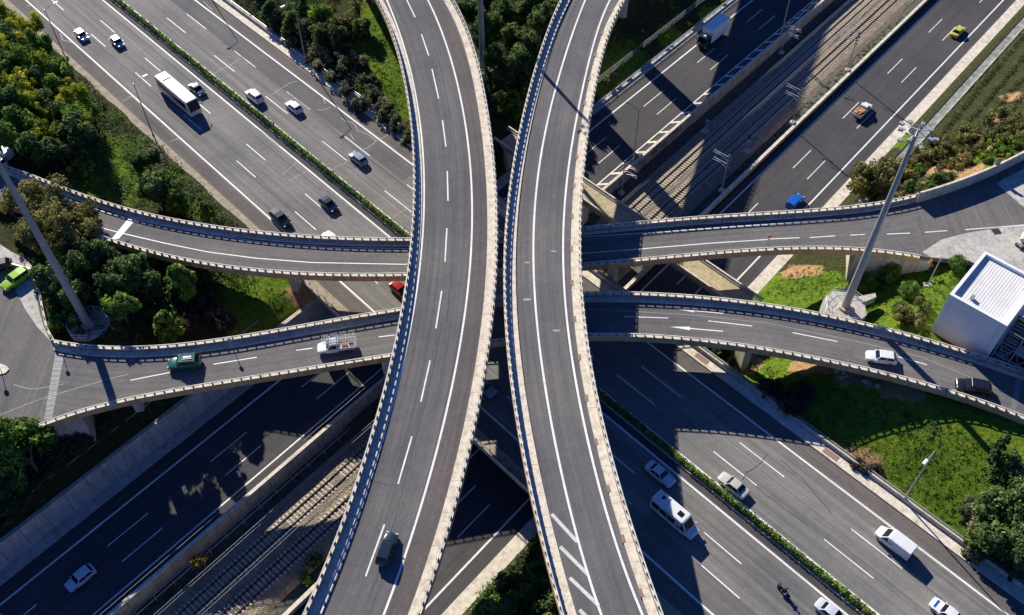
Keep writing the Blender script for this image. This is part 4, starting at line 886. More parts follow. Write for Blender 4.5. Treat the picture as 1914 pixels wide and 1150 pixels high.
q = [('small', 'white', 152, 65, HS, 'white boxy hatchback in the lane nearest the shoulder at the top left corner', ()), ('small', 'paleblue', 219, 78, HS, 'small silver-blue hatchback just ahead of the white one near the top left corner', ()),
 ('sedan', 'steelblue', 368, 166, HS, 'steel blue car with pale rear passing beside the white coach', ()), ('hatch', 'blackblue', 614, 381, HS, 'dark navy hatchback close to the central hedge just above the left ramp bridge', ()),
 ('wagon', 'charcoal', 524, 408, HS, 'dark charcoal estate car next to the shoulder just above the left ramp bridge', ()), ('sedan', 'white', 622, 448, HS, 'white car half hidden behind the parapet of the left ramp bridge', ()),
 ('hatch', 'red', 748, 541, HS, 'red car mostly hidden under the left flyover', ()), ('sedan', 'silver', 1234, 885, HS, 'silver saloon in flyover shade just behind the white minibus', ()), ('sedan', 'silver', 1556, 1147, HS, 'silver car cut off by the bottom edge beside the central hedge', ()),
 ('hatch', 'paleblue', 905, 722, HS, 'pale blue car seen in the dark gap between the two flyovers', ()),
 ('sedan', 'beige', 1371, 906, HN, 'silver-beige saloon in sunshine next to the central hedge opposite the minibus', ()), ('sedan', 'white', 1772, 1146, HN, 'white car with blue bonnet panel cut off by the bottom edge', ('stripe',)),
 ('suv', 'white', 475, 179, HN, 'white minivan next to the central hedge across from the coach', ('rails',)), ('hatch', 'white', 549, 199, HN, 'white hatchback in the middle lane behind the white minivan', ()), ('hatch', 'paleblue', 669, 295, HN, 'silver-blue hatchback nearest the left flyover on the north-west bound side', ())]
for kd, cl, x, y, rz, lab, ex in q: car(kd, cl, gpos(x, y, 0.02), rz + random.uniform(-.01, .01), lab, extras=ex)
car('hatch', 'silver', gpos(150, 1080, ZN, .7), AN, 'silver hatchback alone in the shade on the sunken road at the bottom left'); car('sedan', 'yellow', gpos(1791, 58, ZN, .7), AN + math.pi, 'yellow taxi saloon at the top right corner', 'taxi')
van('blue', gpos(1487, 376, ZN, .9), AN + math.pi, 'bright blue small van just above the right ramp bridge', 'van', 4.3, 1.75, 1.85)
van('white', gpos(1673, 1012, 0.02, 1.0), HN, 'white panel van casting a long shadow in the outer lane at lower right', 'van', 5.0, 1.95, 2.15, extras=('rearglass',))
van('white', gpos(1262, 964, 0.02, 1.3), HS, 'white passenger minibus with roof hatch, half in flyover shade', 'minibus', 7.0, 2.05, 2.75, True, ('hatches',))
car('suv', 'green', gpos(344, 677, ZRAMP, .8), R_(187), 'dark green off-road car with white roof load on the left ramp bridge', extras=('load', 'rails'), L=4.6)
car('hatch', 'white', gpos(1648, 667, ZRAMP, .75), R_(169), 'white hatchback on the right ramp bridge', L=4.3); car('wagon', 'charcoal', gpos(1820, 722, ZRAMP, .75), R_(166), 'black estate car near the right end of the lower ramp bridge')
_p = atf(723, 1024, zW, .8); car('wagon', 'teal', (_p[0], _p[1], zW(_p[0], _p[1]) + .02), R_(75), 'dark teal estate car alone on the left flyover', S=.88)
car('wagon', 'lime', gpos(29, 521, ZRAMP, .8), R_(232), 'lime green car parked by the crash barrier in the left yard'); car('hatch', 'charcoal', gpos(-4, 497, ZRAMP, .7), R_(200), 'dark car cut off by the left edge behind the lime green car')
van('white', gpos(2, 283, 4.6, 1.0), R_(150), 'white van parked behind trees at the left edge above the ramp', 'van', 4.6, 1.85, 1.95); car('hatch', 'silver', gpos(-8, 300, 4.6, 1.0), R_(150), 'silver car beside the parked white van at the left edge')
# coach
def coach(pos, rz, label):
    e = empty('coach', pos, rz, label, 'bus'); L, W, Hh = 12.0, 2.5, 3.45; pm = paint_m(C_['white'], 'white')
    mb = MB(); loft(mb, [(-L / 2, W * .46, .45, Hh - .15), (-L / 2 + .12, W / 2, .35, Hh - .03), (L / 2 - 1.5, W / 2, .3, Hh), (L / 2 - .55, W / 2, .3, Hh - .06), (L / 2 - .2, W * .49, .3, Hh * .66), (L / 2 - .04, W * .46, .34, Hh * .40), (L / 2, W * .43, .4, Hh * .3)], (.97, 1, 1, .96, .85))
    mb.build('body', pm, e, bevel=.06)
    f = L / 2
    mb = MB(); pane(mb, [(f + .02, 1.1, 1.35), (f + .02, -1.1, 1.35), (f - .42, -1.08, Hh - .2), (f - .42, 1.08, Hh - .2)], .02, .02, .0, .02, .05, .3); mb.build('windscreen', M['glass'], e)
    for sg in (1, -1):
        for i in range(7): x = f - 1.0 - i * 1.5; mb = MB(); pane(mb, [(x, sg * W / 2, 1.5), (x - 1.5, sg * W / 2, 1.5), (x - 1.5, sg * (W / 2 - .02), 2.85), (x, sg * (W / 2 - .02), 2.85)], .02, .02, .03, .03, .02); mb.build('side_window', M['glass'], e)
        mb = MB(); mb.bar((f - .5, sg * 1.1, 3.0), (f + .15, sg * 1.45, 2.6), .03); mb.box((f + .18, sg * 1.48, 2.4), (.1, .2, .42)); mb.build('mirror', M['darkst'], e)
        mb = MB(); mb.box((f - .12, sg * .9, .75), (.2, .36, .22)); mb.build('headlight', M['lamp'], e, bevel=.03)
        for x in (f - 2.6, -f + 3.2): wheel(e, x, sg * (W / 2 - .16), .48, .3)
    mb = MB(); mb.box((-f + 1.5, 0, Hh + .05), (2.2, 1.9, .16)); mb.build('air_conditioner', pm, e, bevel=.05)
    mb = MB(); mb.box((-f + 1.6, .05, Hh + .16), (1.5, .1, .06)); mb.build('vent', M['darkst'], e)
    mb = MB(); mb.box((2.8, 0, Hh + .03), (.9, .8, .06)); mb.build('roof_hatch', pm, e, bevel=.02)
    mb = MB(); pane(mb, [(-f, .95, 2.0), (-f, -.95, 2.0), (-f + .03, -.95, 2.9), (-f + .03, .95, 2.9)], .0, .0, .0, .0, .03); mb.build('rear_window', M['glass'], e)
_a, _b = at(301, 141, 3.4), at(361, 198, 2.0); coach((*(((_a + _b) / 2)[:2]), .02), HS, 'long white coach in the middle lane at upper left')
def truck(pos, rz, label):
    e = empty('box_truck', pos, rz, label, 'truck'); pc = paint_m((0.01, 0.04, 0.035), 'darkgreen')
    mb = MB(); mb.box((0, .42, .75), (8.6, .14, .25)).box((0, -.42, .75), (8.6, .14, .25)); mb.build('chassis', M['darkst'], e)
    mb = MB(); mb.box((-1.15, 0, 2.6), (6.6, 2.55, 3.1)); bx = mb.build('cargo_box', mat_plain('truck_box_white', (0.78, 0.80, 0.79), .5, 0, .06, .7), e, bevel=.05)
    mb = MB(); mb.add([(3.95, 1.22, .5), (3.95, -1.22, .5), (2.25, -1.22, .5), (2.25, 1.22, .5), (3.98, 1.22, 1.6), (3.98, -1.22, 1.6), (3.65, 1.12, 2.75), (3.65, -1.12, 2.75), (2.25, -1.15, 2.9), (2.25, 1.15, 2.9)],
        [(0, 1, 5, 4), (4, 5, 7, 6), (6, 7, 8, 9), (9, 8, 2, 3), (0, 3, 2, 1), (0, 4, 6, 9, 3), (1, 2, 8, 7, 5)]); mb.build('cab', pc, e, bevel=.08)
    mb = MB(); pane(mb, [(3.98, 1.2, 1.6), (3.98, -1.2, 1.6), (3.65, -1.1, 2.75), (3.65, 1.1, 2.75)], .05, .05, .05, .08, .04); mb.build('windscreen', M['glass'], e)
    mb = MB(); mb.box((2.95, 0, 2.87), (.55, .6, .06)); mb.build('sunroof', M['lamp'], e, bevel=.02)
    for sg in (1, -1):
        mb = MB(); pane(mb, [(3.8, sg * 1.22, 1.65), (2.7, sg * 1.22, 1.65), (2.7, sg * 1.15, 2.5), (3.6, sg * 1.15, 2.5)], .03, .03, .03, .03, .05); mb.build('side_window', M['glass'], e)
        mb = MB(); mb.box((3.9, sg * 1.45, 2.1), (.12, .22, .45)); mb.build('mirror', M['darkst'], e, bevel=.02)
        mb = MB(); mb.box((3.98, sg * .95, .8), (.1, .3, .18)); mb.build('headlight', M['lamp'], e)
        for x in (3.1, -2.6): wheel(e, x, sg * 1.05, .48, .3)
_a, _b = at(1362, 44, ZN + 3.6), at(1322, 70, ZN + 2.4); _u = float(dN @ ((_a + _b) / 2)[:2]); truck(tuple(Np(_u + .3, -82.9, ZN + .02)), AN, 'white box lorry with dark green cab on the sunken road at top right')
def pickup(pos, rz, label, load, colour='white'):
    e = empty('pickup_truck', pos, rz, label, 'pickup truck'); pm = paint_m(C_[colour], colour); L, hw = 5.4, .92
    st = [(-.25, hw, .3, 1.08), (1.2, hw, .28, 1.1), (1.9, hw * .98, .28, 1.02), (2.4, hw * .9, .3, .92), (2.62, hw * .78, .33, .8), (2.7, hw * .62, .4, .68)]
    mb = MB(); loft(mb, st); mb.build('body', pm, e, bevel=.04)
    c8 = [(1.45, .86, 1.04), (1.45, -.86, 1.04), (-.22, -.86, 1.04), (-.22, .86, 1.04), (.85, .70, 1.82), (.85, -.70, 1.82), (-.15, -.70, 1.84), (-.15, .70, 1.84)]
    mb = MB(); mb.add(c8, [(0, 1, 5, 4), (2, 3, 7, 6), (4, 5, 6, 7), (0, 4, 7, 3), (1, 2, 6, 5), (0, 3, 2, 1)]); mb.build('cab', pm, e, bevel=.05)
    mb = MB(); pane(mb, [c8[0], c8[1], c8[5], c8[4]], .05, .05, .1, .1); mb.build('windscreen', M['glass'], e)
    mb = MB(); mb.box((-1.5, 0, .72), (2.45, 1.86, .1)); 
    for sg in (1, -1): mb.box((-1.5, sg * .92, .98), (2.45, .05, .46))
    mb.box((-2.72, 0, .98), (.05, 1.86, .46)).box((-.3, 0, 1.0), (.05, 1.86, .5)); mb.build('load_bed', pm, e)
    for sg in (1, -1):
        mb = MB(); pane(mb, [(1.3, sg * .86, 1.08), (-.1, sg * .86, 1.08), (-.1, sg * .71, 1.76), (.82, sg * .71, 1.76)], .05, .05, .05, .08, .03); mb.build('side_window', M['glass'], e)
        mb = MB(); mb.box((1.2, sg * 1.02, 1.2), (.14, .2, .18)); mb.build('mirror', pm, e, bevel=.02)
        mb = MB(); mb.box((2.5, sg * .6, .8), (.2, .3, .14), -sg * .3); mb.build('headlight', M['lamp'], e)
        for x in (1.85, -1.75): wheel(e, x, sg * .8, .36)
    if load == 'rack':
        mb = MB()
        for x in (-2.6, -1.5, -.4, .8):
            for sg in (1, -1): mb.bar((x, sg * .8, 1.2), (x, sg * .8, 2.15), .03)
            mb.bar((x, -.8, 2.15), (x, .8, 2.15), .03)
        for sg in (1, -1): mb.bar((-2.9, sg * .8, 2.15), (1.6, sg * .8, 2.15), .03)
        mb.build('ladder_rack', M['white'], e)
        mb = MB()
        for y in (-.45, -.1, .2, .45): 
            for d_ in (-.12, .12): mb.bar((-3.1, y + d_ * .6, 2.24), (1.9, y + d_ * .6, 2.22), .03)
            for k in range(14): mb.bar((-3.0 + k * .37, y - .08, 2.24), (-3.0 + k * .37, y + .08, 2.24), .02, n=4)
        mb.build('ladders', M['galv'], e)
        mb = MB(); mb.box((-1.2, .2, 1.0), (.8, .7, .4)).box((-2.1, -.3, .95), (.7, .6, .3)); mb.build('crates', paint_m((.25, .12, .07), 'brown'), e)
    else:
        mb = MB()
        for k in range(26): mb.box((-1.5 + random.uniform(-1.0, 1.0), random.uniform(-.65, .65), 1.0 + random.uniform(0, .5)), (random.uniform(.25, .6), random.uniform(.2, .5), random.uniform(.15, .4)), random.uniform(0, 3))
        mb.build('load', paint_m((0.55, 0.26, 0.08), 'orangeload'), e)
        mb = MB(); mb.bar((-.3, -.8, 1.1), (-.3, -.8, 1.95), .03); mb.bar((-.3, .8, 1.1), (-.3, .8, 1.95), .03); mb.bar((-.3, -.8, 1.95), (-.3, .8, 1.95), .03); mb.build('headboard', M['galv'], e)
pickup(gpos(628, 645, ZRAMP, 1.0), R_(189), 'white pickup truck carrying ladders on a roof rack on the left ramp bridge', 'rack')
pickup(gpos(1613, 205, ZN, .9), AN + math.pi, 'white pickup truck loaded with orange goods on the sunken road at upper right', 'orange')
# motorcycle and rider
mp = gpos(1466, 1104, .02, .7); me_ = empty('motorcycle', mp, HS, 'dark motorcycle with rider in the shaded strip of lane at the bottom right', 'motorcycle')
wheel(me_, .68, 0.001, .31, .12); wheel(me_, -.68, 0.001, .31, .14)
mb = MB(); mb.bar((-.68, 0, .31), (-.15, 0, .5), .05); mb.bar((.68, 0, .31), (.42, 0, .95), .045); mb.bar((.3, 0, .85), (-.3, 0, .6), .08); mb.box((0, 0, .45), (.45, .28, .3)); mb.build('frame', M['darkst'], me_, bevel=.01)
mb = MB(); mb.box((.15, 0, .85), (.5, .3, .2)); mb.build('fuel_tank', paint_m(C_['blackblue'], 'blackblue'), me_, bevel=.06); mb = MB(); mb.box((-.4, 0, .8), (.7, .26, .1)); mb.build('seat', M['tyre'], me_, bevel=.03)
mb = MB(); mb.bar((.4, -.36, 1.02), (.4, .36, 1.02), .02); mb.build('handlebar', M['galv'], me_); mb = MB(); mb.box((.62, 0, .85), (.12, .18, .16)); mb.build('headlight', M['lamp'], me_, bevel=.03)
mb = MB(); mb.box((-.85, 0, .95), (.4, .42, .32)); mb.build('top_box', M['darkst'], me_, bevel=.04)
def person_body(joints, edges, name, mat, parent):
    me = bpy.data.meshes.new(name); me.from_pydata([j[:3] for j in joints], edges, []); me.materials.append(mat)
    o = bpy.data.objects.new(name, me); COL.objects.link(o); o.parent = parent
    s_ = o.modifiers.new('skin', 'SKIN'); o.modifiers.new('sub', 'SUBSURF').levels = 1
    for v_, j in zip(me.skin_vertices[0].data if me.skin_vertices else [], joints): v_.radius = (j[3], j[3]); 
    return o
J = [(-.3,0,.92,.15),(-.18,0,1.15,.16),(-.02,0,1.36,.17),(.06,0,1.5,.06),(.1,0,1.6,.09),  # pelvis, waist, chest, neck, head
     (0,.2,1.4,.07),(.16,.34,1.2,.05),(.38,.32,1.04,.035),(.44,.31,1.02,.035),(0,-.2,1.4,.07),(.16,-.34,1.2,.05),(.38,-.32,1.04,.035),(.44,-.31,1.02,.035),
     (-.25,.13,.88,.1),(.14,.22,.78,.075),(-.1,.2,.4,.055),(.02,.2,.32,.045),(-.25,-.13,.88,.1),(.14,-.22,.78,.075),(-.1,-.2,.4,.055),(.02,-.2,.32,.045)]
E_ = [(0,1),(1,2),(2,3),(3,4),(2,5),(5,6),(6,7),(7,8),(2,9),(9,10),(10,11),(11,12),(0,13),(13,14),(14,15),(15,16),(0,17),(17,18),(18,19),(19,20)]
pr = empty('person', mp, HS, 'rider in dark clothes and helmet seated on the motorcycle at the bottom right', 'person')
jacket = mat_plain('dark_jacket', (0.025, 0.03, 0.04), .8)
me = bpy.data.meshes.new('body'); me.from_pydata([j[:3] for j in J], E_, []); o = bpy.data.objects.new('body', me); COL.objects.link(o)
o.modifiers.new('skin', 'SKIN'); sb = o.modifiers.new('sub', 'SUBSURF'); sb.levels = sb.render_levels = 2
for v_, j in zip(me.skin_vertices[0].data, J): v_.radius = (j[3], j[3])
me.skin_vertices[0].data[0].use_root = True
me.materials.append(jacket); o.parent = pr
bmx = bmesh.new(); bmesh.ops.create_uvsphere(bmx, u_segments=14, v_segments=10, radius=.14); hm = bpy.data.meshes.new('helmet'); bmx.to_mesh(hm); bmx.free(); hm.materials.append(paint_m((.1, .1, .11), 'helmet'))
for p in hm.polygons: p.use_smooth = True
ho = bpy.data.objects.new('helmet', hm); COL.objects.link(ho); ho.parent = pr; ho.location = (.11, 0, 1.64)

# ------------------------------------------------------------------ lamp posts, masts, railway poles
def lamp_post(base, h, arm, label, cat='street lamp', group='street lamps', alen=2.2):
    base = tuple(base); e = empty('street_lamp', base, 0, label, cat, group); ax, ay = arm; L_ = math.hypot(ax, ay); ax, ay = ax / L_ * alen, ay / L_ * alen
    mb = MB(); mb.bar((0, 0, 0), (0, 0, h), .13, .07, 8); mb.build('pole', M['pole'], e)
    mb = MB(); mb.bar((0, 0, h - .05), (ax * .9, ay * .9, h + .35), .05, .04); mb.build('arm', M['pole'], e)
    mb = MB(); mb.box((ax * 1.1, ay * 1.1, h + .38), (.95, .38, .16), math.atan2(ay, ax)); mb.build('lamp_head', M['white'], e, bevel=.05)
    mb = MB(); mb.bar((0, 0, 0), (0, 0, .35), .24, .2, 8); mb.build('base', M['conc'], e)
    return e
up_ = tuple(nM); dn_ = tuple(-nM)
lamp_post(at(286, 252, .05), 11.6, tuple(nM), 'tall street lamp beside the shoulder left of the coach'); lamp_post(at(130, 125, .2), 13, tuple(nM), 'tall street lamp crossing the shoulder at the top left corner')
b0_ = at(572, 116, 0.1); lamp_post(b0_, 13.3, tuple(-nM), 'tall street lamp rising from the path wall left of the left flyover'); b1_ = b0_[:2] + (at(450, 81)[:2] - at(662.6, 244)[:2]); lamp_post((b1_[0], b1_[1], .1), 13.3, tuple(-nM), 'street lamp whose shadow falls across the carriageway at the top edge')
lamp_post(at(1688, 936, .05), 12.6, tuple(-nM), 'tall street lamp on the grass edge at the lower right')
lamp_post(Np(float(dN @ at(1184.8, 308, -5.5)[:2]), -71.75, ZN + 1.1), 12.5, (at(1176.5, 190.4, 7)[:2] - at(1196, 199.6, 7)[:2]), 'street lamp on the graffiti railway wall right of the right flyover')
lamp_post(Np(float(dN @ at(1450, 65, -5.5)[:2]), -71.75, ZN + 1.1), 12.5, tuple(nN * -1), 'street lamp on the railway wall at the top edge')
p = at(40, 1185, ZN); lamp_post((p[0], p[1], ZN), 9.5, tuple((at(19.6, 1113.5, 3)[:2] - at(52, 1155, 3)[:2])), 'street lamp with square head in the bottom left corner')
def catenary(base, h, arms, label, rz):
    e = empty('railway_mast', tuple(base), rz, label, 'railway mast', 'railway masts with cantilever arms')
    mb = MB(); mb.box((0, 0, h / 2), (.16, .16, h)); mb.build('pole', M['galv'], e); mb = MB(); mb.box((0, 0, .1), (.9, .9, .5)); mb.build('base', M['conc'], e)
    for z, L_ in arms:
        mb = MB(); mb.bar((0, 0, z), (0, L_, z + .1), .045); mb.bar((0, 0, z - .9), (0, L_ * .9, z + .05), .035); mb.bar((0, L_ * .55, z - .38), (0, L_ * 1.02, z - .45), .03); mb.build('cantilever_arm', M['white'], e)
        mb = MB(); mb.bar((0, .12, z + .02), (0, .5, z + .05), .1); mb.bar((0, .12, z - .85), (0, .45, z - .6), .1); mb.build('insulator', paint_m((.25, .12, .08), 'insul'), e)
    return e
def rmast(x, y, z0, v, h, sgn, label):
    u = float(dN @ at(x, y, z0)[:2]); catenary(Np(u, v, z0), h, [(h - .6, sgn * 3.1), (h - 2.2, sgn * 2.9)], label, AN)
rmast(1177, 370, ZR, -70.2, 8, 1, 'railway mast against the graffiti wall nearest the right flyover'); rmast(1472, 104, ZR, -70.2, 7.5, 1, 'railway mast against the wall near the top edge'); 
rmast(1350, 357, ZN + 1.0, -55.2, 8.6, -1, 'railway mast on the trench wall nearest the right ramp bridge'); rmast(1468, 224, ZN + 1.0, -55.2, 8.4, -1, 'railway mast on the trench wall in the middle of the visible track'); rmast(1588, 134, ZN + 1.0, -55.2, 9.5, -1, 'railway mast on the trench wall left of the loaded pickup')
for (x, y) in [(1318, 246), (1395, 284)]:
    p = at(x, y, ZR); e = empty('signal_post', (p[0], p[1], ZR - .1), AN, 'small railway signal post ' + ('beside the graffiti wall' if x < 1350 else 'between the tracks and the trench wall'), 'signal')
    mb = MB(); mb.bar((0, 0, 0), (0, 0, 4.2), .09); mb.build('post', M['galv'], e); mb = MB(); mb.box((0, 0, 3.9), (.3, .5, 1.0)); mb.build('signal_head', M['darkst'], e, bevel=.03); mb = MB(); mb.box((0, 0, .2), (1.3, 1.3, .4)); mb.build('base', M['conc'], e); mb = MB(); mb.box((-.3, 0, 2.6), (.5, .8, .05)); mb.bar((.1, -.3, 0), (.1, -.3, 2.6), .03); mb.bar((.1, .3, 0), (.1, .3, 2.6), .03); mb.build('ladder', M['galv'], e)
for off, z in ((-65.5, ZR + 5.3), (-61.3, ZR + 5.3), (-65.5, ZR + 6.4), (-61.3, ZR + 6.4), (-70.6, ZR + 6.6)):
    lab = {(-65.5, ZR + 5.3): 'contact wire above the track nearest the graffiti wall', (-61.3, ZR + 5.3): 'contact wire above the track nearest the trench wall', (-65.5, ZR + 6.4): 'upper carrier wire above the track nearest the graffiti wall', (-61.3, ZR + 6.4): 'upper carrier wire above the track nearest the trench wall', (-70.6, ZR + 6.6): 'feeder wire running beside the railway wall'}[(off, z)]
    z = min(z, -2.0); mb = MB(); P = resamp(NL(off, z if off > -70 else -1.9 - .0), 14); P[:, 2] += [.0 if i % 2 else .0 for i in range(len(P))]
    if z > -2.1: P[:, 2] -= .0 if off > -62 else .15
    mb.sweep(P, [(-.011, -.011), (-.011, .011), (.011, .011), (.011, -.011)]); tag(mb.build('overhead_wire', M['wire']), lab, 'wire', 'overhead railway wires')
for off in (-70.7, -70.1):
    mb = MB(); mb.sweep(resamp([Np(-42, off, ZR + .9), Np(120, off, ZR + .9)], 14), [(-.04, -.04), (-.04, .04), (.04, .04), (.04, -.04)])
    for u in np.arange(-40, 120, 3): mb.box(Np(u, off, ZR + .35), (.06, .06, 1.0), AN)
    tag(mb.build('pipe_rail', M['wire']), 'pale pipe rail below the railway wall at lower left, ' + ('nearer the wall' if off < -70.5 else 'nearer the tracks'), 'rail')

def high_mast(base, h, label, plat=3.2, head=True, rad=.62):
    e = empty('high_mast', tuple(base), 0, label, 'floodlight mast'); n_ = 8
    ring = [(plat * math.cos(2 * math.pi * i / n_ + .3), plat * math.sin(2 * math.pi * i / n_ + .3)) for i in range(n_)]
    mb = MB(); mb.prism(ring, -3.0, 0.12); mb.build('base', M['lot'], e, bevel=.03)
    mb = MB(); r2 = [(.33 * x, .33 * y) for x, y in ring]; mb.prism(r2, .12, .5); mb.build('plinth', M['conc'], e)
    mb = MB(); mb.bar((0, 0, .4), (0, 0, h * .5), rad, rad * .72, 14); mb.bar((0, 0, h * .5), (0, 0, h), rad * .71, rad * .42, 14); mb.build('pole', M['pole'], e, smooth=False)
    mb = MB()
    for i in range(n_ - 2):
        a, b_ = ring[i], ring[i + 1]; s = .95
        for z in (.6, 1.15): mb.bar((a[0] * s, a[1] * s, z), (b_[0] * s, b_[1] * s, z), .03, n=5)
        for t in (0, .5): mb.bar((a[0] * s * (1 - t) + b_[0] * s * t, a[1] * s * (1 - t) + b_[1] * s * t, .1), (a[0] * s * (1 - t) + b_[0] * s * t, a[1] * s * (1 - t) + b_[1] * s * t, 1.2), .035, n=5)
    mb.build('railing', M['white'], e)
    if head:
        mb = MB(); R = 1.2
        for i in range(20): t, t2 = 2 * math.pi * i / 20, 2 * math.pi * (i + 1) / 20; mb.bar((R * math.cos(t), R * math.sin(t), h - .3), (R * math.cos(t2), R * math.sin(t2), h - .3), .07, n=5)
        for i in range(6): t = 2 * math.pi * i / 6; mb.bar((.2 * math.cos(t), .2 * math.sin(t), h - .1), (R * math.cos(t), R * math.sin(t), h - .3), .06, n=5)
        mb.build('head_ring', M['galv'], e)
        for i in range(10):
            t = 2 * math.pi * i / 10 + .2 + .12 * (i % 3); rr = 1.75 + .45 * (i % 2); mb = MB(); mb.bar((R * math.cos(t), R * math.sin(t), h - .3), (rr * math.cos(t), rr * math.sin(t), h - .45), .05)
            mb.box((rr * 1.1 * math.cos(t), rr * 1.1 * math.sin(t), h - .45 - .35 * (i % 2)), (.62, .5, .28), t); mb.build('floodlight', M['pole'] if i % 3 else M['galv'], e, bevel=.04)
        mb = MB(); mb.bar((0, 0, h), (0, 0, h + 1.6), .03); mb.build('lightning_rod', M['galv'], e)
    return e
high_mast(MASTS[0][0], 41, 'thick grey floodlight mast rising from the bushes at the left', 3.1); high_mast(MASTS[1][0], 34.2, 'thick grey floodlight mast with its crown of lamps, right of centre on the grass', 3.3); high_mast(MASTS[2][0], 36.6, 'thick grey floodlight mast between the flyovers at the top edge', 2.2)
# small flat concrete slab beside the mast
p = [at(x, y, 4.9)[:2] for x, y in [(1604,554),(1636,548),(1638,555),(1612,566)]]; mb = MB(); mb.prism(p, 3.6, 4.9); tag(mb.build('concrete_slab', M['lot']), 'small stained concrete slab beside the right mast platform', 'slab')
# signs
def sign(base, h, kind, mat, label, rz=0, w_=.9, name='traffic_sign'):
    e = empty(name, tuple(base), rz, label, 'sign'); mb = MB(); mb.bar((0, 0, 0), (0, 0, h), .05, n=8); mb.build('post', M['galv'], e); mb = MB()
    if kind == 'rect': mb.box((0.08, 0, h - .4), (.05, w_, 1.2))
    elif kind == 'diamond': mb.add([(.07, -w_ / 2, h), (.07, 0, h + w_ / 2), (.07, w_ / 2, h), (.07, 0, h - w_ / 2), (.11, -w_ / 2, h), (.11, 0, h + w_ / 2), (.11, w_ / 2, h), (.11, 0, h - w_ / 2)], [(0, 1, 2, 3), (7, 6, 5, 4), (0, 4, 5, 1), (1, 5, 6, 2), (2, 6, 7, 3), (3, 7, 4, 0)])
    elif kind == 'round': mb.bar((.06, 0, h), (.12, 0, h), w_ / 2, n=20)
    mb.build('sign_plate', mat, e); return e
gy = mat_plain('green_yellow_sign', (.45, .5, .25), .5)
s_ = sign(at(1853, 326, ZRAMP), 3.2, 'rect', gy, 'yellow-green rectangular sign with an orange sign above it on the right parapet', R_(-100), 1.0); mb = MB(); mb.box((.1, .25, 3.4), (.05, .75, .6)); mb.build('sign_plate', M['orange'], s_)
sign(at(1708, 374, ZRAMP), 1.6, 'rect', M['white'], 'small grey marker post on the right ramp parapet', R_(-60), .25, 'marker_post'); sign(at(1731, 502, 5.6), 1.7, 'diamond', M['orange'], 'orange diamond warning sign on the grass left of the white building', R_(-60), 1.3)
s_ = sign(at(1434, 458, ZRAMP), 2.0, 'round', mat_plain('red_white_sign', (.6, .1, .08), .5), 'small red and white round sign on the right ramp bridge', R_(-110), .6)
sign(at(1740, 525, 5.9), 5.2, 'none', M['galv'], 'bare leaning steel post left of the white building, the taller of two', 0, .9, 'steel_post') if False else None
for (x, y, h, la) in [(1738, 524, 6.5, 'taller bare steel post on a concrete foot left of the white building'), (1744, 480, 2.4, 'shorter bare steel post beside the end of the upper right ramp parapet')]:
    b_ = at(x, y, 6.0); e = empty('steel_post', (b_[0], b_[1], tz(b_[0], b_[1])), 0, la, 'post'); mb = MB(); mb.bar((0, 0, 0), (0, 0, h), .09, .06); mb.build('post', M['galv'], e); mb = MB(); mb.box((0, 0, .1), (1.2, .8, .5)); mb.build('foot', M['conc'], e, bevel=.05)
for (x, y, zf, la) in [(118,668,0,'round sign on a thin post at the expansion joint of the left ramp'),(437,660,0,'round sign on a thin post on the left ramp north parapet')]:
    p = at(x - 2, y - 8, ZRAMP); sign((p[0], p[1], ZRAMP), 2.3, 'round', M['galv'], la, R_(-90), .6)
p = at(2, 692, ZRAMP); sign((p[0], p[1], ZRAMP + .1), 2.4, 'round', M['galv'], 'round sign on the pale traffic island at the left edge', R_(-90), .7)
p = at(1862, 434, ZRAMP); mb = MB(); mb.box((p[0], p[1], zl + .12), (1.3, 1.2, .05), .2); tag(mb.build('manhole_cover', M['darkst']), 'square grey manhole cover in the pale yard on the right', 'manhole cover')
p = at(1912, 452, ZRAMP + .5); e = empty('concrete_mixer', (p[0], p[1], zl + .1), .8, 'small dusty off-white machine with a drum standing at the right edge of the yard', 'machine')
mb = MB(); mb.box((0, 0, .7), (2.6, 1.3, .25)).box((.9, 0, 1.1), (.6, 1.0, .7)); mb.build('frame', M['lot'], e, bevel=.04); mb = MB(); mb.bar((-.9, 0, 1.3), (.4, 0, 1.6), .45, .75, 14); mb.build('drum', M['walk'], e)
for x in (-.9, .9):
    for y in (-.6, .6): wheel(e, x, y, .3, .2)
# fence north of the sunken road
def fence(name, label, pts, h, pitch, mat, bars=(1.0, .5), r=.03):
    P = resamp([np.array(p) for p in pts], pitch); P[:, 2] = [tz(q[0], q[1]) for q in P]; e = empty(name, tuple(P[len(P) // 2]), 0, label, 'fence'); mb = MB()
    for z in bars: mb.sweep(P + [0, 0, h * z], [(-r, -r), (-r, r), (r, r), (r, -r)])
    under(mb.build('rail', mat), e); mb = MB()
    for q in P: mb.box((q[0], q[1], q[2] + h / 2), (.09, .09, h), AN)
    under(mb.build('post', mat), e)
fence('crash_barrier', 'steel crash barrier north of the sunken road beside the shaded grass', [Np(-210, -88.1), Np(-112, -88.1)], .75, 2, M['galv'], (1.0, .8), .08)
fence('wire_fence', 'thin dark wire fence on the shaded bank north of the sunken road', [Np(-215, -91.5), Np(-112, -91.2)], 1.5, 3, M['galv'], (1, .6, .2), .03)
mb = MB(); P = [Np(-180, -89.7)]; 
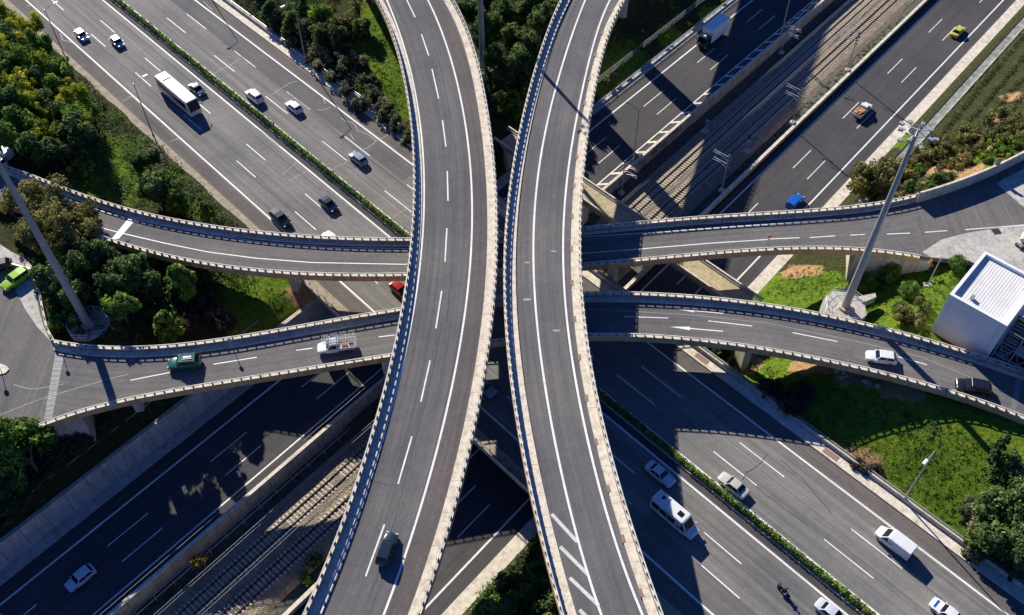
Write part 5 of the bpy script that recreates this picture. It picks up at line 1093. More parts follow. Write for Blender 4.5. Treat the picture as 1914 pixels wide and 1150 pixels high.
# concrete drain channel and low wall on the hillside, top right
us_ = np.arange(-215, -128, 4.0)
mb = MB(); rows = []
for off, dz in ((-35.0, .2), (-34.8, .05), (-33.5, .05), (-33.3, .3), (-33.1, .3), (-33.0, -.1)): rows.append(np.array([Np(u, off, 0) + [0, 0, max(tz(*Np(u, -35.0)[:2]), tz(*Np(u, -33.3)[:2])) + dz] for u in us_]))
for a, b_ in zip(rows, rows[1:]): mb.strip(a, b_)
tag(mb.build('drain_channel', mat_concrete('channel_concrete', (0.34, 0.34, 0.31), (.10, .10, .08), .9, 1.6, joints=3)), kind='structure')

# ------------------------------------------------------------------ white warehouse
zr = 13.7; K = [at(*p, zr)[:2] for p in [(1841,469.4),(1775,550),(1882.8,610)]]; K.append(K[0] + K[2] - K[1]); ext = (K[0] - K[1]) * .0
e = empty('warehouse', (*(sum(K) / 4), 5.6), 0, 'white warehouse with corrugated metal roof and pale blue walls at the right edge', 'building')
mb = MB(); mb.prism([K[0], K[1], K[2], K[3]], 4.6, zr - .95); under(mb.build('wall', M['bluew'], bevel=.03), e)
ux = (K[0] - K[1]) / np.linalg.norm(K[0] - K[1]); uy = (K[2] - K[1]) / np.linalg.norm(K[2] - K[1]); Lx, Ly = np.linalg.norm(K[0] - K[1]), np.linalg.norm(K[2] - K[1])
def bp(s, t, z): q = K[1] + ux * s + uy * t; return (q[0], q[1], z)
mb = MB(); n_ = int(Ly / .1); top = []
for i in range(n_ + 1): t = Ly * i / n_; top.append((t, (.03 if i % 4 in (1, 2) else 0) * .6))
A = [bp(.45, t, zr - .62 + z) for t, z in top]; B = [bp(Lx - .45, t, zr - .5 + z) for t, z in top]
mb.strip(A, B); under(mb.build('roof', mat_plain('corrugated_white', (.58, .58, .57), .8, 0, .08, .5)), e)
mb = MB(); a0 = [(0, 0), (Lx, 0), (Lx, Ly), (0, Ly)]
for i in range(4):
    (s0, t0), (s1, t1) = a0[i], a0[(i + 1) % 4]; wv = .45; c_ = [(s0, t0), (s1, t1)]; ins = [(min(max(s, wv), Lx - wv), min(max(t, wv), Ly - wv)) for s, t in (a0[(i + 1) % 4], a0[i])]
    q = [bp(*c_[0], 0)[:2], bp(*c_[1], 0)[:2], bp(*ins[0], 0)[:2], bp(*ins[1], 0)[:2]]; mb.prism(q, zr - 1.0, zr)
under(mb.build('parapet', M['white']), e)
for s, t in ((1.9, 2.6), (Lx - 2.5, Ly - 1.0)):
    mb = MB(); mb.box(bp(s, t, zr - .35), (.6, .5, .7), math.atan2(ux[1], ux[0])); under(mb.build('roof_vent', M['galv'], bevel=.03), e)
mb = MB(); mb.bar(bp(-.06, Ly * .33, 5.5), bp(-.06, Ly * .33, 7.8), .05); mb.build('x', M['galv']) if False else None
mb = MB()
for t in (.6, Ly - .8): mb.bar(bp(-.05, t, 5.5), bp(-.05, t, zr - .8), .06)
under(mb.build('downpipe', M['bluew']), e)
# second lower roof and steel stair frame to the south-east
e2 = empty('steel_stair_frame', bp(1.0, Ly + 2.5, 5.6), 0, 'blue-grey steel frame with stairs and cross bracing against the warehouse at the right edge', 'steel frame')
mb = MB(); FX = [0.2, 3.6, 7.0]; FY = [Ly + .35, Ly + 2.6, Ly + 4.8]
for s in FX:
    for t in FY: mb.bar(bp(s, t, 5.0), bp(s, t, zr - .8), .11)
for z in (8.0, 10.6, zr - .8):
    for s in FX: mb.bar(bp(s, FY[0], z), bp(s, FY[-1], z), .08)
    for t in FY: mb.bar(bp(FX[0], t, z), bp(FX[-1], t, z), .08)
for t in FY:
    for (s0, s1) in zip(FX, FX[1:]): mb.bar(bp(s0, t, 5.5), bp(s1, t, zr - 1), .05); mb.bar(bp(s1, t, 5.5), bp(s0, t, zr - 1), .05)
for (t0, t1) in zip(FY, FY[1:]): mb.bar(bp(.2, t0, 5.5), bp(.2, t1, 10.6), .05); mb.bar(bp(.2, t1, 5.5), bp(.2, t0, 10.6), .05)
under(mb.build('frame', mat_plain('blue_grey_steel', (.16, .21, .30), .5, .2)), e2)
mb = MB()
for k in range(14): mb.box(bp(.6 + k * .32, Ly + 1.4, 6.0 + k * .36), (.3, 1.6, .06), math.atan2(ux[1], ux[0]))
under(mb.build('stair', M['galv']), e2)
mb = MB(); A = [bp(3.6, Ly + .3 + i * .12, zr - .55 + (.03 if i % 4 in (1, 2) else 0)) for i in range(40)]; B = [bp(12, Ly + .3 + i * .12, zr - .55 + (.03 if i % 4 in (1, 2) else 0)) for i in range(40)]; mb.strip(A, B); under(mb.build('roof', mat_plain('corrugated_white_small', (.66, .68, .70), .45, .1, .05, .5)), e2)
mb = MB(); mb.box(bp(1.9, Ly + 3.2, 9.0), (2.0, 1.4, .1), math.atan2(ux[1], ux[0])); under(mb.build('platform', M['galv']), e2)
# ------------------------------------------------------------------ plants
def leafmesh(name, clumps, per, size, mat, seed, squash=1.0, spread=1.0):
    """clumps: list of (x, y, z, r, tone); many small leaf-sized quads round each clump"""
    rs = np.random.RandomState(seed); Cs = np.array(clumps, float); n_ = len(Cs) * per
    c = np.repeat(Cs, per, axis=0); d = rs.randn(n_, 3); d /= np.linalg.norm(d, axis=1)[:, None]
    rad = c[:, 3] * (0.45 + 0.6 * rs.rand(n_) ** .6) * spread
    p = c[:, :3] + d * rad[:, None] * [1, 1, squash]
    nrm = d + rs.randn(n_, 3) * .7; nrm[:, 2] += .35; nrm /= np.linalg.norm(nrm, axis=1)[:, None]
    a = np.cross(nrm, rs.randn(n_, 3)); a /= np.linalg.norm(a, axis=1)[:, None]; b_ = np.cross(nrm, a)
    s = size * (0.6 + .8 * rs.rand(n_))[:, None]; a *= s; b_ *= s * .62
    V = np.stack([p - a, p - b_ * .9, p + a, p + b_ * .9], 1).reshape(-1, 3); F = np.arange(n_ * 4).reshape(-1, 4)
    tone = np.repeat(np.clip(c[:, 4] + rs.randn(n_) * .12, 0, 1), 4)
    return fastmesh(name, V, F, mat, attrs={'tone': tone})
def crown_clumps(R, Hc, n_, rs, z0=0.0, shape='round', cr=(.22, .36)):
    out = []
    if shape in ('lobed', 'bushy'):                # several leaning boughs, each with its own tuft of foliage
        nb = rs.randint(6, 9); boughs = [(R * (.68 if shape == 'lobed' else .95) * math.sqrt(rs.rand()) , rs.uniform(0, 6.28), z0 + Hc * (rs.uniform(.35, 1.0) if shape == 'lobed' else rs.uniform(.1, .75)), R * rs.uniform(.26, .5), rs.uniform(-.2, .25)) for _ in range(nb)]
        for k in range(n_):
            d_, a_, zc, rb, tn = boughs[k % nb]; q = rs.randn(3); q /= np.linalg.norm(q); rr = rs.rand() ** .45
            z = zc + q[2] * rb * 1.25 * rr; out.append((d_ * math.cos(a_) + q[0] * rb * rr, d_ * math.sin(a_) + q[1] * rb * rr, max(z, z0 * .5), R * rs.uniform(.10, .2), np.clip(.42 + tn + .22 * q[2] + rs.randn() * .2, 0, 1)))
        return out
    for _ in range(n_):
        while True:
            q = rs.rand(3) * 2 - 1
            if q @ q < 1: break
        q = q / np.linalg.norm(q) * (np.linalg.norm(q) ** .4)
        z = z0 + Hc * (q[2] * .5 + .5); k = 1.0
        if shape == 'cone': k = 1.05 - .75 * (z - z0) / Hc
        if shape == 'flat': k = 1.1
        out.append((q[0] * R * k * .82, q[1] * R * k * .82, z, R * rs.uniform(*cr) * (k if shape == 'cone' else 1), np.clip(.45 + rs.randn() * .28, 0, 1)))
    return out
LM = dict(
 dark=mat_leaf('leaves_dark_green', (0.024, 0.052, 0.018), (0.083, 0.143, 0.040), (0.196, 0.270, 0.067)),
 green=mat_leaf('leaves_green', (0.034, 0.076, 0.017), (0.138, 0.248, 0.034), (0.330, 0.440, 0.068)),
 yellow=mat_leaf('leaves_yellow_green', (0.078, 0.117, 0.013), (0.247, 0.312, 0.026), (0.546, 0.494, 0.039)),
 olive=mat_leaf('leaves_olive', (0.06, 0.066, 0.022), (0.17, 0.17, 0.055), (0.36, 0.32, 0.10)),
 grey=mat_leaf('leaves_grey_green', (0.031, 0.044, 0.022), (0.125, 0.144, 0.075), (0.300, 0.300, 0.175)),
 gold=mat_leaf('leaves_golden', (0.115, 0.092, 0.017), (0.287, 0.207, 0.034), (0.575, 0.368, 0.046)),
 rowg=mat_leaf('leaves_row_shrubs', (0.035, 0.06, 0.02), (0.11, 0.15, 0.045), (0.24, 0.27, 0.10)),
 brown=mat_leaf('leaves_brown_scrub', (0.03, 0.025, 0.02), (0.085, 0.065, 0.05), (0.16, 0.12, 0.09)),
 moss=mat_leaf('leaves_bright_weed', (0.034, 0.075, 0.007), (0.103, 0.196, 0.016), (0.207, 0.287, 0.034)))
def trunkmesh(R, Ht, rs, seed):
    mb = MB(); mb.bar((0, 0, -.6), (R * .05, 0, Ht * .45), .16 + R * .03, .10 + R * .015, 7)
    for k in range(6):
        t = rs.uniform(0, 6.28); z1 = Ht * rs.uniform(.55, .85); r = R * rs.uniform(.35, .7); s = (R * .05 * rs.rand(), 0, Ht * rs.uniform(.25, .45)); mid = (math.cos(t) * r * .5, math.sin(t) * r * .5, (s[2] + z1) / 2)
        mb.bar(s, mid, .08 + R * .01, .06, 5); mb.bar(mid, (math.cos(t) * r, math.sin(t) * r, z1), .06, .02, 5)
    return mb
PROTO = {}
def proto(kind, seed):
    key = (kind, seed)
    if key in PROTO: return PROTO[key]
    rs = np.random.RandomState(seed * 31 + hash(kind) % 7 if False else seed * 31 + len(kind))
    if kind == 'pine': R, Hc, n_, per, sz, mt_, sh, z0 = 2.6, 4.6, 46, 70, .26, 'green', 'cone', 1.2
    elif kind == 'darktree': R, Hc, n_, per, sz, mt_, sh, z0 = 3.2, 4.8, 50, 70, .30, 'dark', 'lobed', 1.4
    elif kind == 'greentree': R, Hc, n_, per, sz, mt_, sh, z0 = 3.2, 5.2, 50, 70, .30, 'green', 'lobed', 1.4
    elif kind == 'yellowtree': R, Hc, n_, per, sz, mt_, sh, z0 = 3.0, 5.2, 44, 64, .27, 'yellow', 'lobed', 2.0
    elif kind == 'eucalyptus': R, Hc, n_, per, sz, mt_, sh, z0 = 3.6, 5.5, 40, 60, .26, 'olive', 'lobed', 3.2
    elif kind == 'goldtree': R, Hc, n_, per, sz, mt_, sh, z0 = 2.2, 3.4, 24, 60, .24, 'gold', 'lobed', 2.6
    elif kind == 'olivebush': R, Hc, n_, per, sz, mt_, sh, z0 = 2.4, 2.6, 34, 70, .20, 'olive', 'bushy', .1
    elif kind == 'darkbush': R, Hc, n_, per, sz, mt_, sh, z0 = 1.8, 2.2, 26, 70, .20, 'dark', 'bushy', .0
    elif kind == 'greenbush': R, Hc, n_, per, sz, mt_, sh, z0 = 1.6, 2.0, 24, 70, .18, 'green', 'bushy', .0
    elif kind == 'roundbush': R, Hc, n_, per, sz, mt_, sh, z0 = 1.35, 2.3, 40, 70, .12, 'green', 'round', .0
    elif kind == 'greybush': R, Hc, n_, per, sz, mt_, sh, z0 = 2.0, 2.2, 30, 70, .19, 'grey', 'bushy', .0
    elif kind == 'brownbush': R, Hc, n_, per, sz, mt_, sh, z0 = 2.0, 1.6, 26, 60, .16, 'brown', 'round', .0
    elif kind == 'cypress': R, Hc, n_, per, sz, mt_, sh, z0 = .75, 6.5, 44, 60, .16, 'dark', 'round', .0
    cl = crown_clumps(R, Hc, int(n_ * (2.6 if sh in ('lobed', 'bushy') else 1.6)), rs, z0, sh, (.14, .32) if kind != 'roundbush' else (.2, .3))
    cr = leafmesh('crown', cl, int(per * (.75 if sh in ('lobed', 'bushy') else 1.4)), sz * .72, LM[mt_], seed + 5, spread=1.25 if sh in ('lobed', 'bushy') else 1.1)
    tb = trunkmesh(R, z0 + Hc, rs, seed); tr = tb.build('trunk', M['bark'])
    bpy.context.view_layer.update()
    PROTO[key] = (cr, tr, [False]); return PROTO[key]
NAMES = dict(pine=('pine_tree', 'tree'), darktree=('tree', 'tree'), greentree=('tree', 'tree'), yellowtree=('tree', 'tree'), eucalyptus=('eucalyptus_tree', 'tree'), goldtree=('tree', 'tree'), olivebush=('bush', 'bush'), darkbush=('bush', 'bush'), greenbush=('bush', 'bush'), roundbush=('clipped_bush', 'bush'), greybush=('bush', 'bush'), brownbush=('dry_bush', 'bush'), cypress=('cypress_tree', 'tree'))
def plant(kind, x, y, s=1.0, label=None, group=None, zs=None, zg=None, xy=None):
    """x, y: where the photo shows the middle of the crown"""
    cr, tr, used = proto(kind, random.choice((1, 2, 3, 4) if kind in ('darktree', 'greentree', 'yellowtree', 'eucalyptus', 'greybush', 'olivebush') else (1, 2)))
    hc = {'pine': 3.2, 'darktree': 3.6, 'greentree': 3.8, 'yellowtree': 4.4, 'eucalyptus': 6.0, 'goldtree': 4.2, 'cypress': 3.2}.get(kind, 1.1) * s
    if xy is None:
        z = 2.0
        for _ in range(6): p = at(x, y, z + hc); z = tz(p[0], p[1])
    else: p = xy; z = tz(p[0], p[1])
    nm, cat = NAMES[kind]; e = empty(nm, (p[0], p[1], z), random.uniform(0, 6.28), label, cat, group); e.scale = (s, s, s * (zs or random.uniform(.92, 1.1)))
    for src in (cr, tr):
        if not used[0]: o = src
        else: o = src.copy(); COL.objects.link(o)
        o.parent = e
    used[0] = True
    return e
GT = 'trees in the grove at the upper left'
def many(kind, pts, label, group):
    for q in pts: plant(kind, q[0], q[1], q[2] if len(q) > 2 else random.uniform(.85, 1.15), label if isinstance(label, str) else label(q), group)
many('darktree', [(15,95,1.2),(60,160,1.2),(150,262,1.2),(95,215,1.1),(20,205,1.2),(-20,150,1.3),(60,285,1.0),(130,250,1.1),(-30,60,1.2),(110,285,1.0)], 'dark green leafy tree in the dense grove left of the motorway', 'dark trees in the upper left grove')
many('greentree', [(35,125,1.1),(45,240,1.0),(120,150,1.0),(150,215,1.1),(75,95,.9),(100,180,1.0),(-10,260,1.1)], 'mid green tree with lighter leaves in the grove left of the motorway', 'green trees in the upper left grove')
many('yellowtree', [(15,70,.9),(75,130,1.0),(30,105,1.0),(110,205,.9),(60,60,.9),(140,190,1.0),(5,40,1.0),(90,250,.9),(160,240,.8),(45,165,1.0),(55,200,1.0),(85,230,.8),(20,160,1.0),(120,175,.8),(30,275,.7),(-10,100,.9)], 'yellow-green tree catching the sun in the grove left of the motorway', 'yellow-green trees in the upper left grove')
many('greenbush', [(165,205,1.0),(150,320,1.4),(158,300,1.3)], 'leafy green bush at the sunny edge of the upper left grove', 'green bushes by the upper left grove')
many('darktree', [(292,352,1.15),(318,360,.9),(275,300,.8)], 'dark tree standing beyond the left ramp parapet', 'dark trees beyond the left ramp parapet')
many('pine', [(300,345,1.2),(330,375,1.0),(385,395,.8)], 'dark conical tree close to the left ramp parapet', 'conical trees beyond the left ramp parapet')
many('eucalyptus', [(40,370,1.0),(95,385,1.05),(150,405,.8),(120,430,1.0),(70,440,1.0),(165,440,.8),(110,470,.8)], 'tall olive-brown eucalyptus leaning over the left end of the ramp', 'eucalyptus trees between the left ramp and the yard')
many('goldtree', [(95,405,1.0),(55,425,.9),(130,420,.8),(20,390,.8),(150,395,.8),(75,375,1.0),(175,415,.8),(110,450,.9)], 'golden-leaved tree among the eucalyptus over the left ramp', 'golden trees among the eucalyptus')
many('darktree', [(175,490,1.1),(215,500,1.0),(245,510,1.0),(140,520,1.0),(100,540,.9),(150,560,.9),(265,540,.9),(200,540,.9)], 'dark shaded tree in the thicket between the two left ramps', 'dark trees between the two left ramps')
plant('pine', 336, 522, 1.35, 'bright green pine with open branches between the two left ramps'); plant('greentree', 228, 582, .85, 'round green tree right of the left mast base'); plant('pine', 312, 607, 1.1, 'bright green bushy tree touching the lower left ramp parapet'); plant('greenbush', 118, 604, 1.25, 'round green bush left of the left mast base')
many('greybush', [(230,470,1.2),(205,475,1.0),(290,480,1.3),(270,500,1.2),(360,490,1.0),(300,560,.8)], 'grey-green bush in the thicket under the left ramp', 'grey bushes under the left ramp')
many('brownbush', [(270,540,1.4),(250,560,1.2),(380,560,1.1),(400,590,1.1),(420,600,1.0),(350,600,1),(130,880,1.5),(160,850,1.3),(100,920,1.5),(60,970,1.3),(190,820,1.2),(220,800,1.0),(30,1000,1.2),(140,820,1.3),(-20,1020,1.5),(90,850,1.2)], 'leafless brown scrub bush in the shade', 'brown scrub bushes in the shade')
plant('greentree', 45, 850, 1.45, 'large green tree at the left edge below the yard'); plant('darktree', 0, 915, 1.3, 'dark tree at the left edge under the large green one'); plant('greentree', -10, 830, 1.2, 'green tree half outside the left edge below the yard'); plant('darktree', 70, 890, 1.0, 'dark tree in the shade right of the large green one')
plant('olivebush', 652, 38, 1.9, 'large round brownish olive bush at the top edge left of the left flyover'); plant('greentree', 598, 30, .9, 'green tree at the top edge left of the round olive bush')
many('darktree', [(560,15,.8),(630,75,.8),(600,70,.8),(540,50,.8),(500,20,.7)], 'dark shrub-like tree on the bank left of the left flyover', 'dark trees on the bank left of the left flyover')
many('greybush', [(520,30,1.3),(545,70,1.3),(575,100,1.2),(600,120,1.3),(625,140,1.3),(650,165,1.2),(660,120,1.2),(680,190,1.2),(700,175,1.1),(712,205,1.1),(735,215,1.1),(745,235,1.0),(690,150,1.0),(760,250,1.0),(640,100,1.1),(490,-5,1.3),(610,95,1.2),(580,60,1.2),(720,195,1.0)], 'grey-green bush on the bank beside the path wall', 'grey-green bushes beside the path wall')
many('darktree', [(880,25,1.0),(915,60,1.1),(945,30,1.2),(985,20,1.2),(960,75,1.1),(1010,50,1.1),(990,95,1.0),(925,110,.9),(1025,15,1.1),(960,125,1.0),(900,-5,1.1),(945,150,.9),(985,140,.8),(935,190,.7),(1000,-10,1.2),(870,-15,1.0)], 'dark dense tree in the shaded wood between the flyovers', 'dark trees between the flyovers')
many('greenbush', [(950,170,1.1),(962,190,1.0),(975,175,.9),(940,200,.9),(968,215,.8)], 'bright leafy bush catching the sun between the flyovers', 'bright bushes between the flyovers')
many('darktree', [(905,1140,.7),(950,1100,.6),(960,1140,.8),(1000,1110,.7),(1010,1060,.6),(930,1165,.8),(1030,1150,.8)], 'dark tree in deep shade between the flyovers at the bottom edge', 'dark trees at the bottom edge between the flyovers')
many('darktree', [(1862,985,1.2),(1840,950,.9),(1885,1020,1.2),(1905,960,1.1),(1840,1010,.8),(1930,1010,1.2)], 'broad dark tree at the grass edge in the lower right', 'dark trees at the lower right')
many('greybush', [(1835,975,1.3),(1850,1020,1.3),(1870,1045,1.2),(1820,950,1.1)], 'grey-green bush at the foot of the dark trees in the lower right', 'bushes at the lower right')
plant('darkbush', 1885, 870, 1.6, 'dark ragged bush on the grass at the right edge'); plant('darkbush', 1905, 900, 1.7, 'larger dark bush at the right edge above the broad trees'); plant('cypress', 1868, 838, 1.1, 'narrow dark cypress in front of the right end of the ramp bridge')
for x, y, s, la in [(1663,510,1.3,'round dark-green bush nearest the ramp abutment on the right grass'),(1622,528,1.2,'round bush just above the right mast platform'),(1699,543,1.15,'pale round bush in the middle of the right grass'),(1683,577,.95,'small round bush below the middle one on the right grass'),(1790,493,1.0,'small round bush at the corner of the white building')]: plant('roundbush', x, y, s, la)
many('olivebush', [(1698,592,.8),(1716,600,.7),(1722,575,.6)], 'brownish loose bush beside the white building', 'loose bushes beside the white building')
plant('olivebush', 1640, 348, 1.9, 'large spreading olive-brown bush above the right ramp parapet'); plant('olivebush', 1668, 328, 1.4, 'olive-brown bush right of the largest one above the right ramp parapet')
plant('darkbush', 1716, 346, 1.15, 'low dark oval bush nearest the right ramp parapet'); plant('darkbush', 1763, 328, 1.15, 'low dark oval bush right of the other oval one'); plant('greenbush', 1745, 342, .8, 'small green bush between two dark oval bushes')
many('olivebush', [(1720,295,.9),(1745,300,1.0),(1700,310,.8),(1770,275,.9),(1790,300,.9),(1755,260,.8),(1800,255,1.1),(1850,245,1.2),(1820,275,.8),(1880,225,1.0),(1900,215,1.0),(1905,235,1.0),(1895,255,.9)], 'dusty olive bush on the dry hillside at the right', 'olive bushes on the right hillside')
many('greenbush', [(1860,270,.9),(1875,262,.8),(1850,292,.9),(1880,285,.9),(1900,265,.9),(1720,315,.7),(1735,280,.8),(1840,285,.7),(1855,288,.8),(1905,245,.8)], 'low green bush on the dry hillside at the right', 'green bushes on the right hillside')
plant('goldtree', 376, 1046, .75, 'small golden bush on the railway bank at the bottom left', zs=.9); plant('greenbush', 572, 1075, .7, 'small green bush between the trench wall and the left flyover at the bottom'); plant('darkbush', 592, 1045, .8, 'dark low bush beside the left flyover above the small green bush')
many('brownbush', [(1600,864,.6),(1618,874,.6),(1638,876,.5),(1500,735,1.2),(1480,750,1.2),(1440,725,1.0),(1350,660,.8),(1380,680,.8)], 'low dry brown bush on the lower right grass', 'dry bushes on the right grass')
many('greenbush', [(1137,150,.6),(1160,120,.5),(1350,5,.5),(1290,45,.4),(1245,70,.4)], 'small green bush by the fence north of the sunken road', 'small bushes by the fence')
many('brownbush', [(1145,140,.5),(1195,90,.4),(1230,60,.4)], 'small brown bush by the fence north of the sunken road', 'small brown bushes by the fence')
# dense undergrowth belts: nobody could count these
def noise2(X, Y, seed):
    rs = np.random.RandomState(seed); o = np.zeros(len(X))
    for k in range(9): a = rs.uniform(0, 6.28); f = rs.uniform(.15, .8); o += np.sin((X * math.cos(a) + Y * math.sin(a)) * f + rs.uniform(0, 6.28))
    return np.clip(.5 + o / 7, 0, 1)
def belt(name, label, poly, dens, kinds, size=.24, r=(.6, 1.2), seed=1, per=26, hmul=.8, ok=None):
    if name == 'undergrowth': dens *= 3.4; per = 44; size *= .68; r = (r[0] * .75, r[1] * .9)
    else: dens *= 3.4; per = 16; size *= .85; r = (r[0] * .7, r[1] * .8)
    """poly in photo pixels on the ground"""
    P = [atf(x, y, lambda a, b: tz(a, b))[:2] for x, y in poly]; P = [np.array(p) for p in P]
    xs = [p[0] for p in P]; ys = [p[1] for p in P]; rs = np.random.RandomState(seed); area = (max(xs) - min(xs)) * (max(ys) - min(ys)); n_ = int(area * dens)
    X = rs.uniform(min(xs), max(xs), n_); Y = rs.uniform(min(ys), max(ys), n_); k = inside_dist(X, Y, P) < 0
    mv = nM[0] * X + nM[1] * Y; v = nN[0] * X + nN[1] * Y
    k &= ~((mv > 44.3) & (mv < 80.8)); k &= ~((v > -92.5) & (v < -36.9) & ~((v > -71.2) & (v < -69.3)) & ~((v > -57.4) & (v < -55.0)))
    if ok is not None: k &= ok(X, Y)
    X, Y = X[k], Y[k]; Z = terrain(X, Y)
    cl = []; pa = noise2(X, Y, seed)
    for x, y, z, q in zip(X, Y, Z, pa):
        rr = rs.uniform(*r) * (.6 + .8 * q); cl.append((x, y, z + rr * .35 * hmul, rr, np.clip(.25 + .4 * q + .22 * rs.randn(), 0, 1)))
    o = leafmesh(name, cl, per, size, LM[kinds[0]], seed + 9, squash=hmul); o['kind'] = 'stuff'; o['label'] = label
    for mt_ in kinds[1:]: o.data.materials.append(LM[mt_])
    idx = np.clip((noise2(X, Y, seed + 50) * 1.1 * len(kinds) + rs.randn(len(X)) * .35).astype(int), 0, len(kinds) - 1); o.data.polygons.foreach_set('material_index', np.repeat(idx, per).astype(np.int32))
belt('undergrowth', 'dark shrubby undergrowth beside the motorway shoulder', [(0,15),(20,0),(120,95),(230,215),(330,310),(470,425),(400,420),(345,395),(300,380),(240,300),(215,262),(190,240),(120,160),(60,100),(0,60)], .42, ['grey', 'dark', 'green'], .22, (.7, 1.4), 3)
belt('undergrowth', 'dark ground cover under the upper left grove', [(-60,60),(60,100),(215,270),(190,290),(140,290),(170,345),(60,312),(-60,290)], .22, ['dark', 'brown', 'green'], .24, (.7, 1.4), 4)
belt('undergrowth', 'scrub between the upper left grove and the ramp', [(240,310),(300,320),(420,405),(300,392),(215,370),(120,345),(160,300)], .25, ['dark', 'grey', 'green'], .22, (.6, 1.2), 5, ok=lambda X, Y: np.ones(len(X), bool))
belt('undergrowth', 'dark thicket between the two left ramps', [(60,420),(210,455),(450,505),(470,520),(430,560),(330,632),(200,638),(105,625),(80,570),(62,500)], .32, ['dark', 'grey', 'dark', 'brown'], .24, (.7, 1.4), 6)
belt('undergrowth', 'thick shrubs on the bank left of the left flyover', [(470,-60),(640,-60),(620,60),(680,130),(770,250),(640,160),(560,100),(480,40),(430,-10)], .4, ['grey', 'dark', 'olive'], .22, (.7, 1.3), 7)
belt('undergrowth', 'dark undergrowth of the wood between the flyovers', [(850,-60),(1060,-60),(1010,80),(965,250),(925,240),(905,150),(875,40)], .4, ['dark', 'grey'], .26, (.8, 1.4), 8)
belt('undergrowth', 'dark undergrowth at the bottom edge between the flyovers', [(880,1180),(870,1120),(920,1040),(995,970),(1010,1010),(1050,1180)], .5, ['dark', 'dark', 'green'], .24, (.7, 1.2), 9)
belt('undergrowth', 'dark undergrowth above the retaining wall', [(60,810),(190,790),(330,750),(200,850),(0,1000),(-60,1040),(-60,800)], .35, ['brown', 'dark'], .2, (.5, 1.0), 10)
belt('undergrowth', 'dry shrubs covering the right hillside', [(1590,375),(1620,330),(1690,285),(1770,260),(1860,190),(1914,130),(1990,70),(1990,230),(1914,270),(1740,345),(1690,360)], .15, ['olive', 'green', 'grey', 'olive'], .18, (.4, .9), 11, ok=lambda X, Y: (nN[0] * X + nN[1] * Y > -19.5) | (dN[0] * X + dN[1] * Y > -138))
belt('undergrowth', 'undergrowth beneath the lower right trees', [(1800,930),(1914,900),(1990,1000),(1990,1100),(1914,1085),(1840,1020)], .35, ['dark', 'grey'], .22, (.6, 1.2), 12)
belt('weeds', 'dry grass and weeds on the right hillside', [(1590,375),(1700,235),(1800,130),(1880,20),(1990,-60),(1990,230),(1914,270),(1740,345),(1690,360)], .5, ['moss', 'olive', 'green', 'olive'], .13, (.25, .6), 21, 22, .4, ok=lambda X, Y: (nN[0] * X + nN[1] * Y > -19.5) | (dN[0] * X + dN[1] * Y > -138))
belt('weeds', 'bright green weeds on the lower right slope', [(1360,660),(1450,690),(1600,745),(1760,790),(1880,830),(1880,900),(1840,940),(1830,1010),(1900,1080),(1740,960),(1600,865),(1480,770)], .8, ['moss', 'green', 'moss', 'dark'], .11, (.25, .6), 13, 22, .45)
belt('weeds', 'bright green weeds around the right mast', [(1425,545),(1500,500),(1640,490),(1780,490),(1810,500),(1735,610),(1650,590),(1560,580),(1480,562)], .75, ['moss', 'moss', 'green'], .11, (.2, .5), 14, 22, .4, ok=lambda X, Y: np.hypot(X - MASTS[1][0][0], Y - MASTS[1][0][1]) > 3.8)
belt('weeds', 'green weeds in the clearing beside the upper left grove', [(170,280),(260,300),(270,370),(230,375),(180,355)], .7, ['moss', 'green'], .12, (.3, .6), 15, 22, .45)
belt('weeds', 'green weeds in the clearing below the left ramp', [(450,540),(540,540),(545,565),(500,600),(450,612)], .8, ['moss', 'green'], .12, (.2, .5), 16, 22, .45)
belt('weeds', 'green weeds in the clearing left of the left flyover', [(680,40),(730,20),(750,120),(760,200),(740,210),(700,140)], .7, ['moss', 'green'], .12, (.2, .5), 17, 22, .45)
belt('weeds', 'weeds along the railway edges', [(1180,400),(1800,-60),(1900,-60),(1250,430)], .5, ['grey', 'green', 'olive'], .14, (.2, .5), 18, 22, .5)
belt('weeds', 'weeds along the railway edges at the bottom left', [(250,1150),(700,800),(760,850),(420,1250),(200,1250)], .6, ['dark', 'green', 'olive'], .14, (.2, .5), 19, 22, .5)
belt('weeds', 'shaded grass north of the sunken road', [(1130,150),(1160,-40),(1440,-60),(1330,40),(1180,140)], .45, ['moss', 'dark'], .13, (.2, .5), 20, 22, .4)
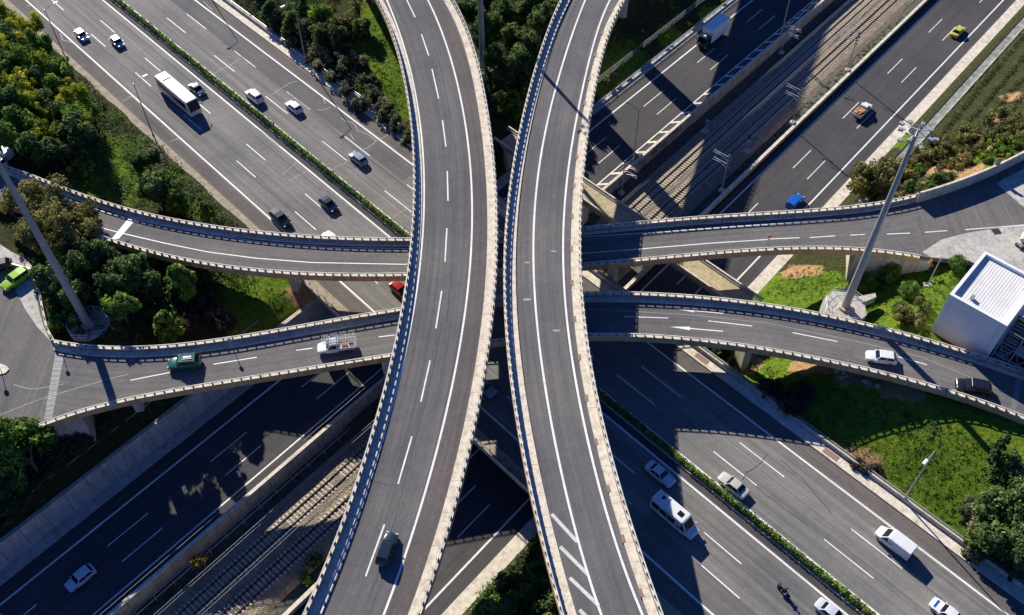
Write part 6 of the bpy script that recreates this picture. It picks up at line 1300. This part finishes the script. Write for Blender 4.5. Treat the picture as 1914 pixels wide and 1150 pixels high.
# central hedge and hillside rows
def hedge(name, label, P, w_, h, mat, seed, per=60, gaps=0.0, size=.13, group=None, step=.55):
    rs = np.random.RandomState(seed); P = resamp(P, step); cl = []
    for i, q in enumerate(P):
        if rs.rand() < gaps: continue
        hh_ = h * rs.uniform(.75, 1.1); cl.append((q[0] + rs.randn() * .06, q[1] + rs.randn() * .06, q[2] + hh_ * .5, w_ * .55 * rs.uniform(.85, 1.15), np.clip(.42 + .22 * rs.randn() + .15 * math.sin(i * .11 + seed), 0, 1)))
    o = leafmesh(name, cl, per, size, LM[mat], seed, squash=h / w_ * .8); return tag(o, label, 'hedge', group)
P = np.array([Mp(u, 62.9, .2) for u in np.arange(-235, 35, 4.0)]); hedge('hedge', 'long clipped hedge filling the planter between the two carriageways of the upper motorway', P, 0.9, 1.15, 'green', 40, 90, step=.4)
for k, (off, la) in enumerate([(-31.6, 'row of young shrubs nearest the drain channel on the right hillside'), (-28.9, 'second row of young shrubs from the drain channel on the right hillside'), (-26.1, 'third row of young shrubs from the drain channel on the right hillside'), (-23.2, 'row of young shrubs farthest from the drain channel on the right hillside')]):
    P = np.array([Np(u, off + .4 * math.sin(u * .07 + k), 0) for u in np.arange(-215, -128, 2.0)]); P[:, 2] = terrain(P[:, 0], P[:, 1]); hedge('shrub_row', la, P, 1.35, 1.1, 'rowg', 50 + k, 70, .1, .13, 'rows of shrubs on the right hillside', 1.0)
# boulders on the earth slope
mb = MB()
for k, (x, y) in enumerate([(1577,697),(1582,702),(1572,705),(1618,712),(1625,716),(1640,720),(1565,692),(1420,675),(1400,668),(1392,655)]):
    p = atf(x, y, lambda a, b: tz(a, b)); bm = bmesh.new(); bmesh.ops.create_icosphere(bm, subdivisions=2, radius=random.uniform(.35, .6))
    for v_ in bm.verts: v_.co *= random.uniform(.8, 1.15); v_.co.z *= .7
    me = bpy.data.meshes.new('boulder'); bm.to_mesh(me); bm.free(); me.materials.append(M['rock']); o = bpy.data.objects.new('boulder', me); COL.objects.link(o); o.location = tuple(p)
    tag(o, 'rough pale boulder on the bare earth under the right ramp bridge', 'boulder', 'boulders on the earth slope')
for o in list(bpy.data.objects):
    if o.type == 'MESH' and o.parent is None and o.name.startswith(('crown', 'trunk')): bpy.data.objects.remove(o)
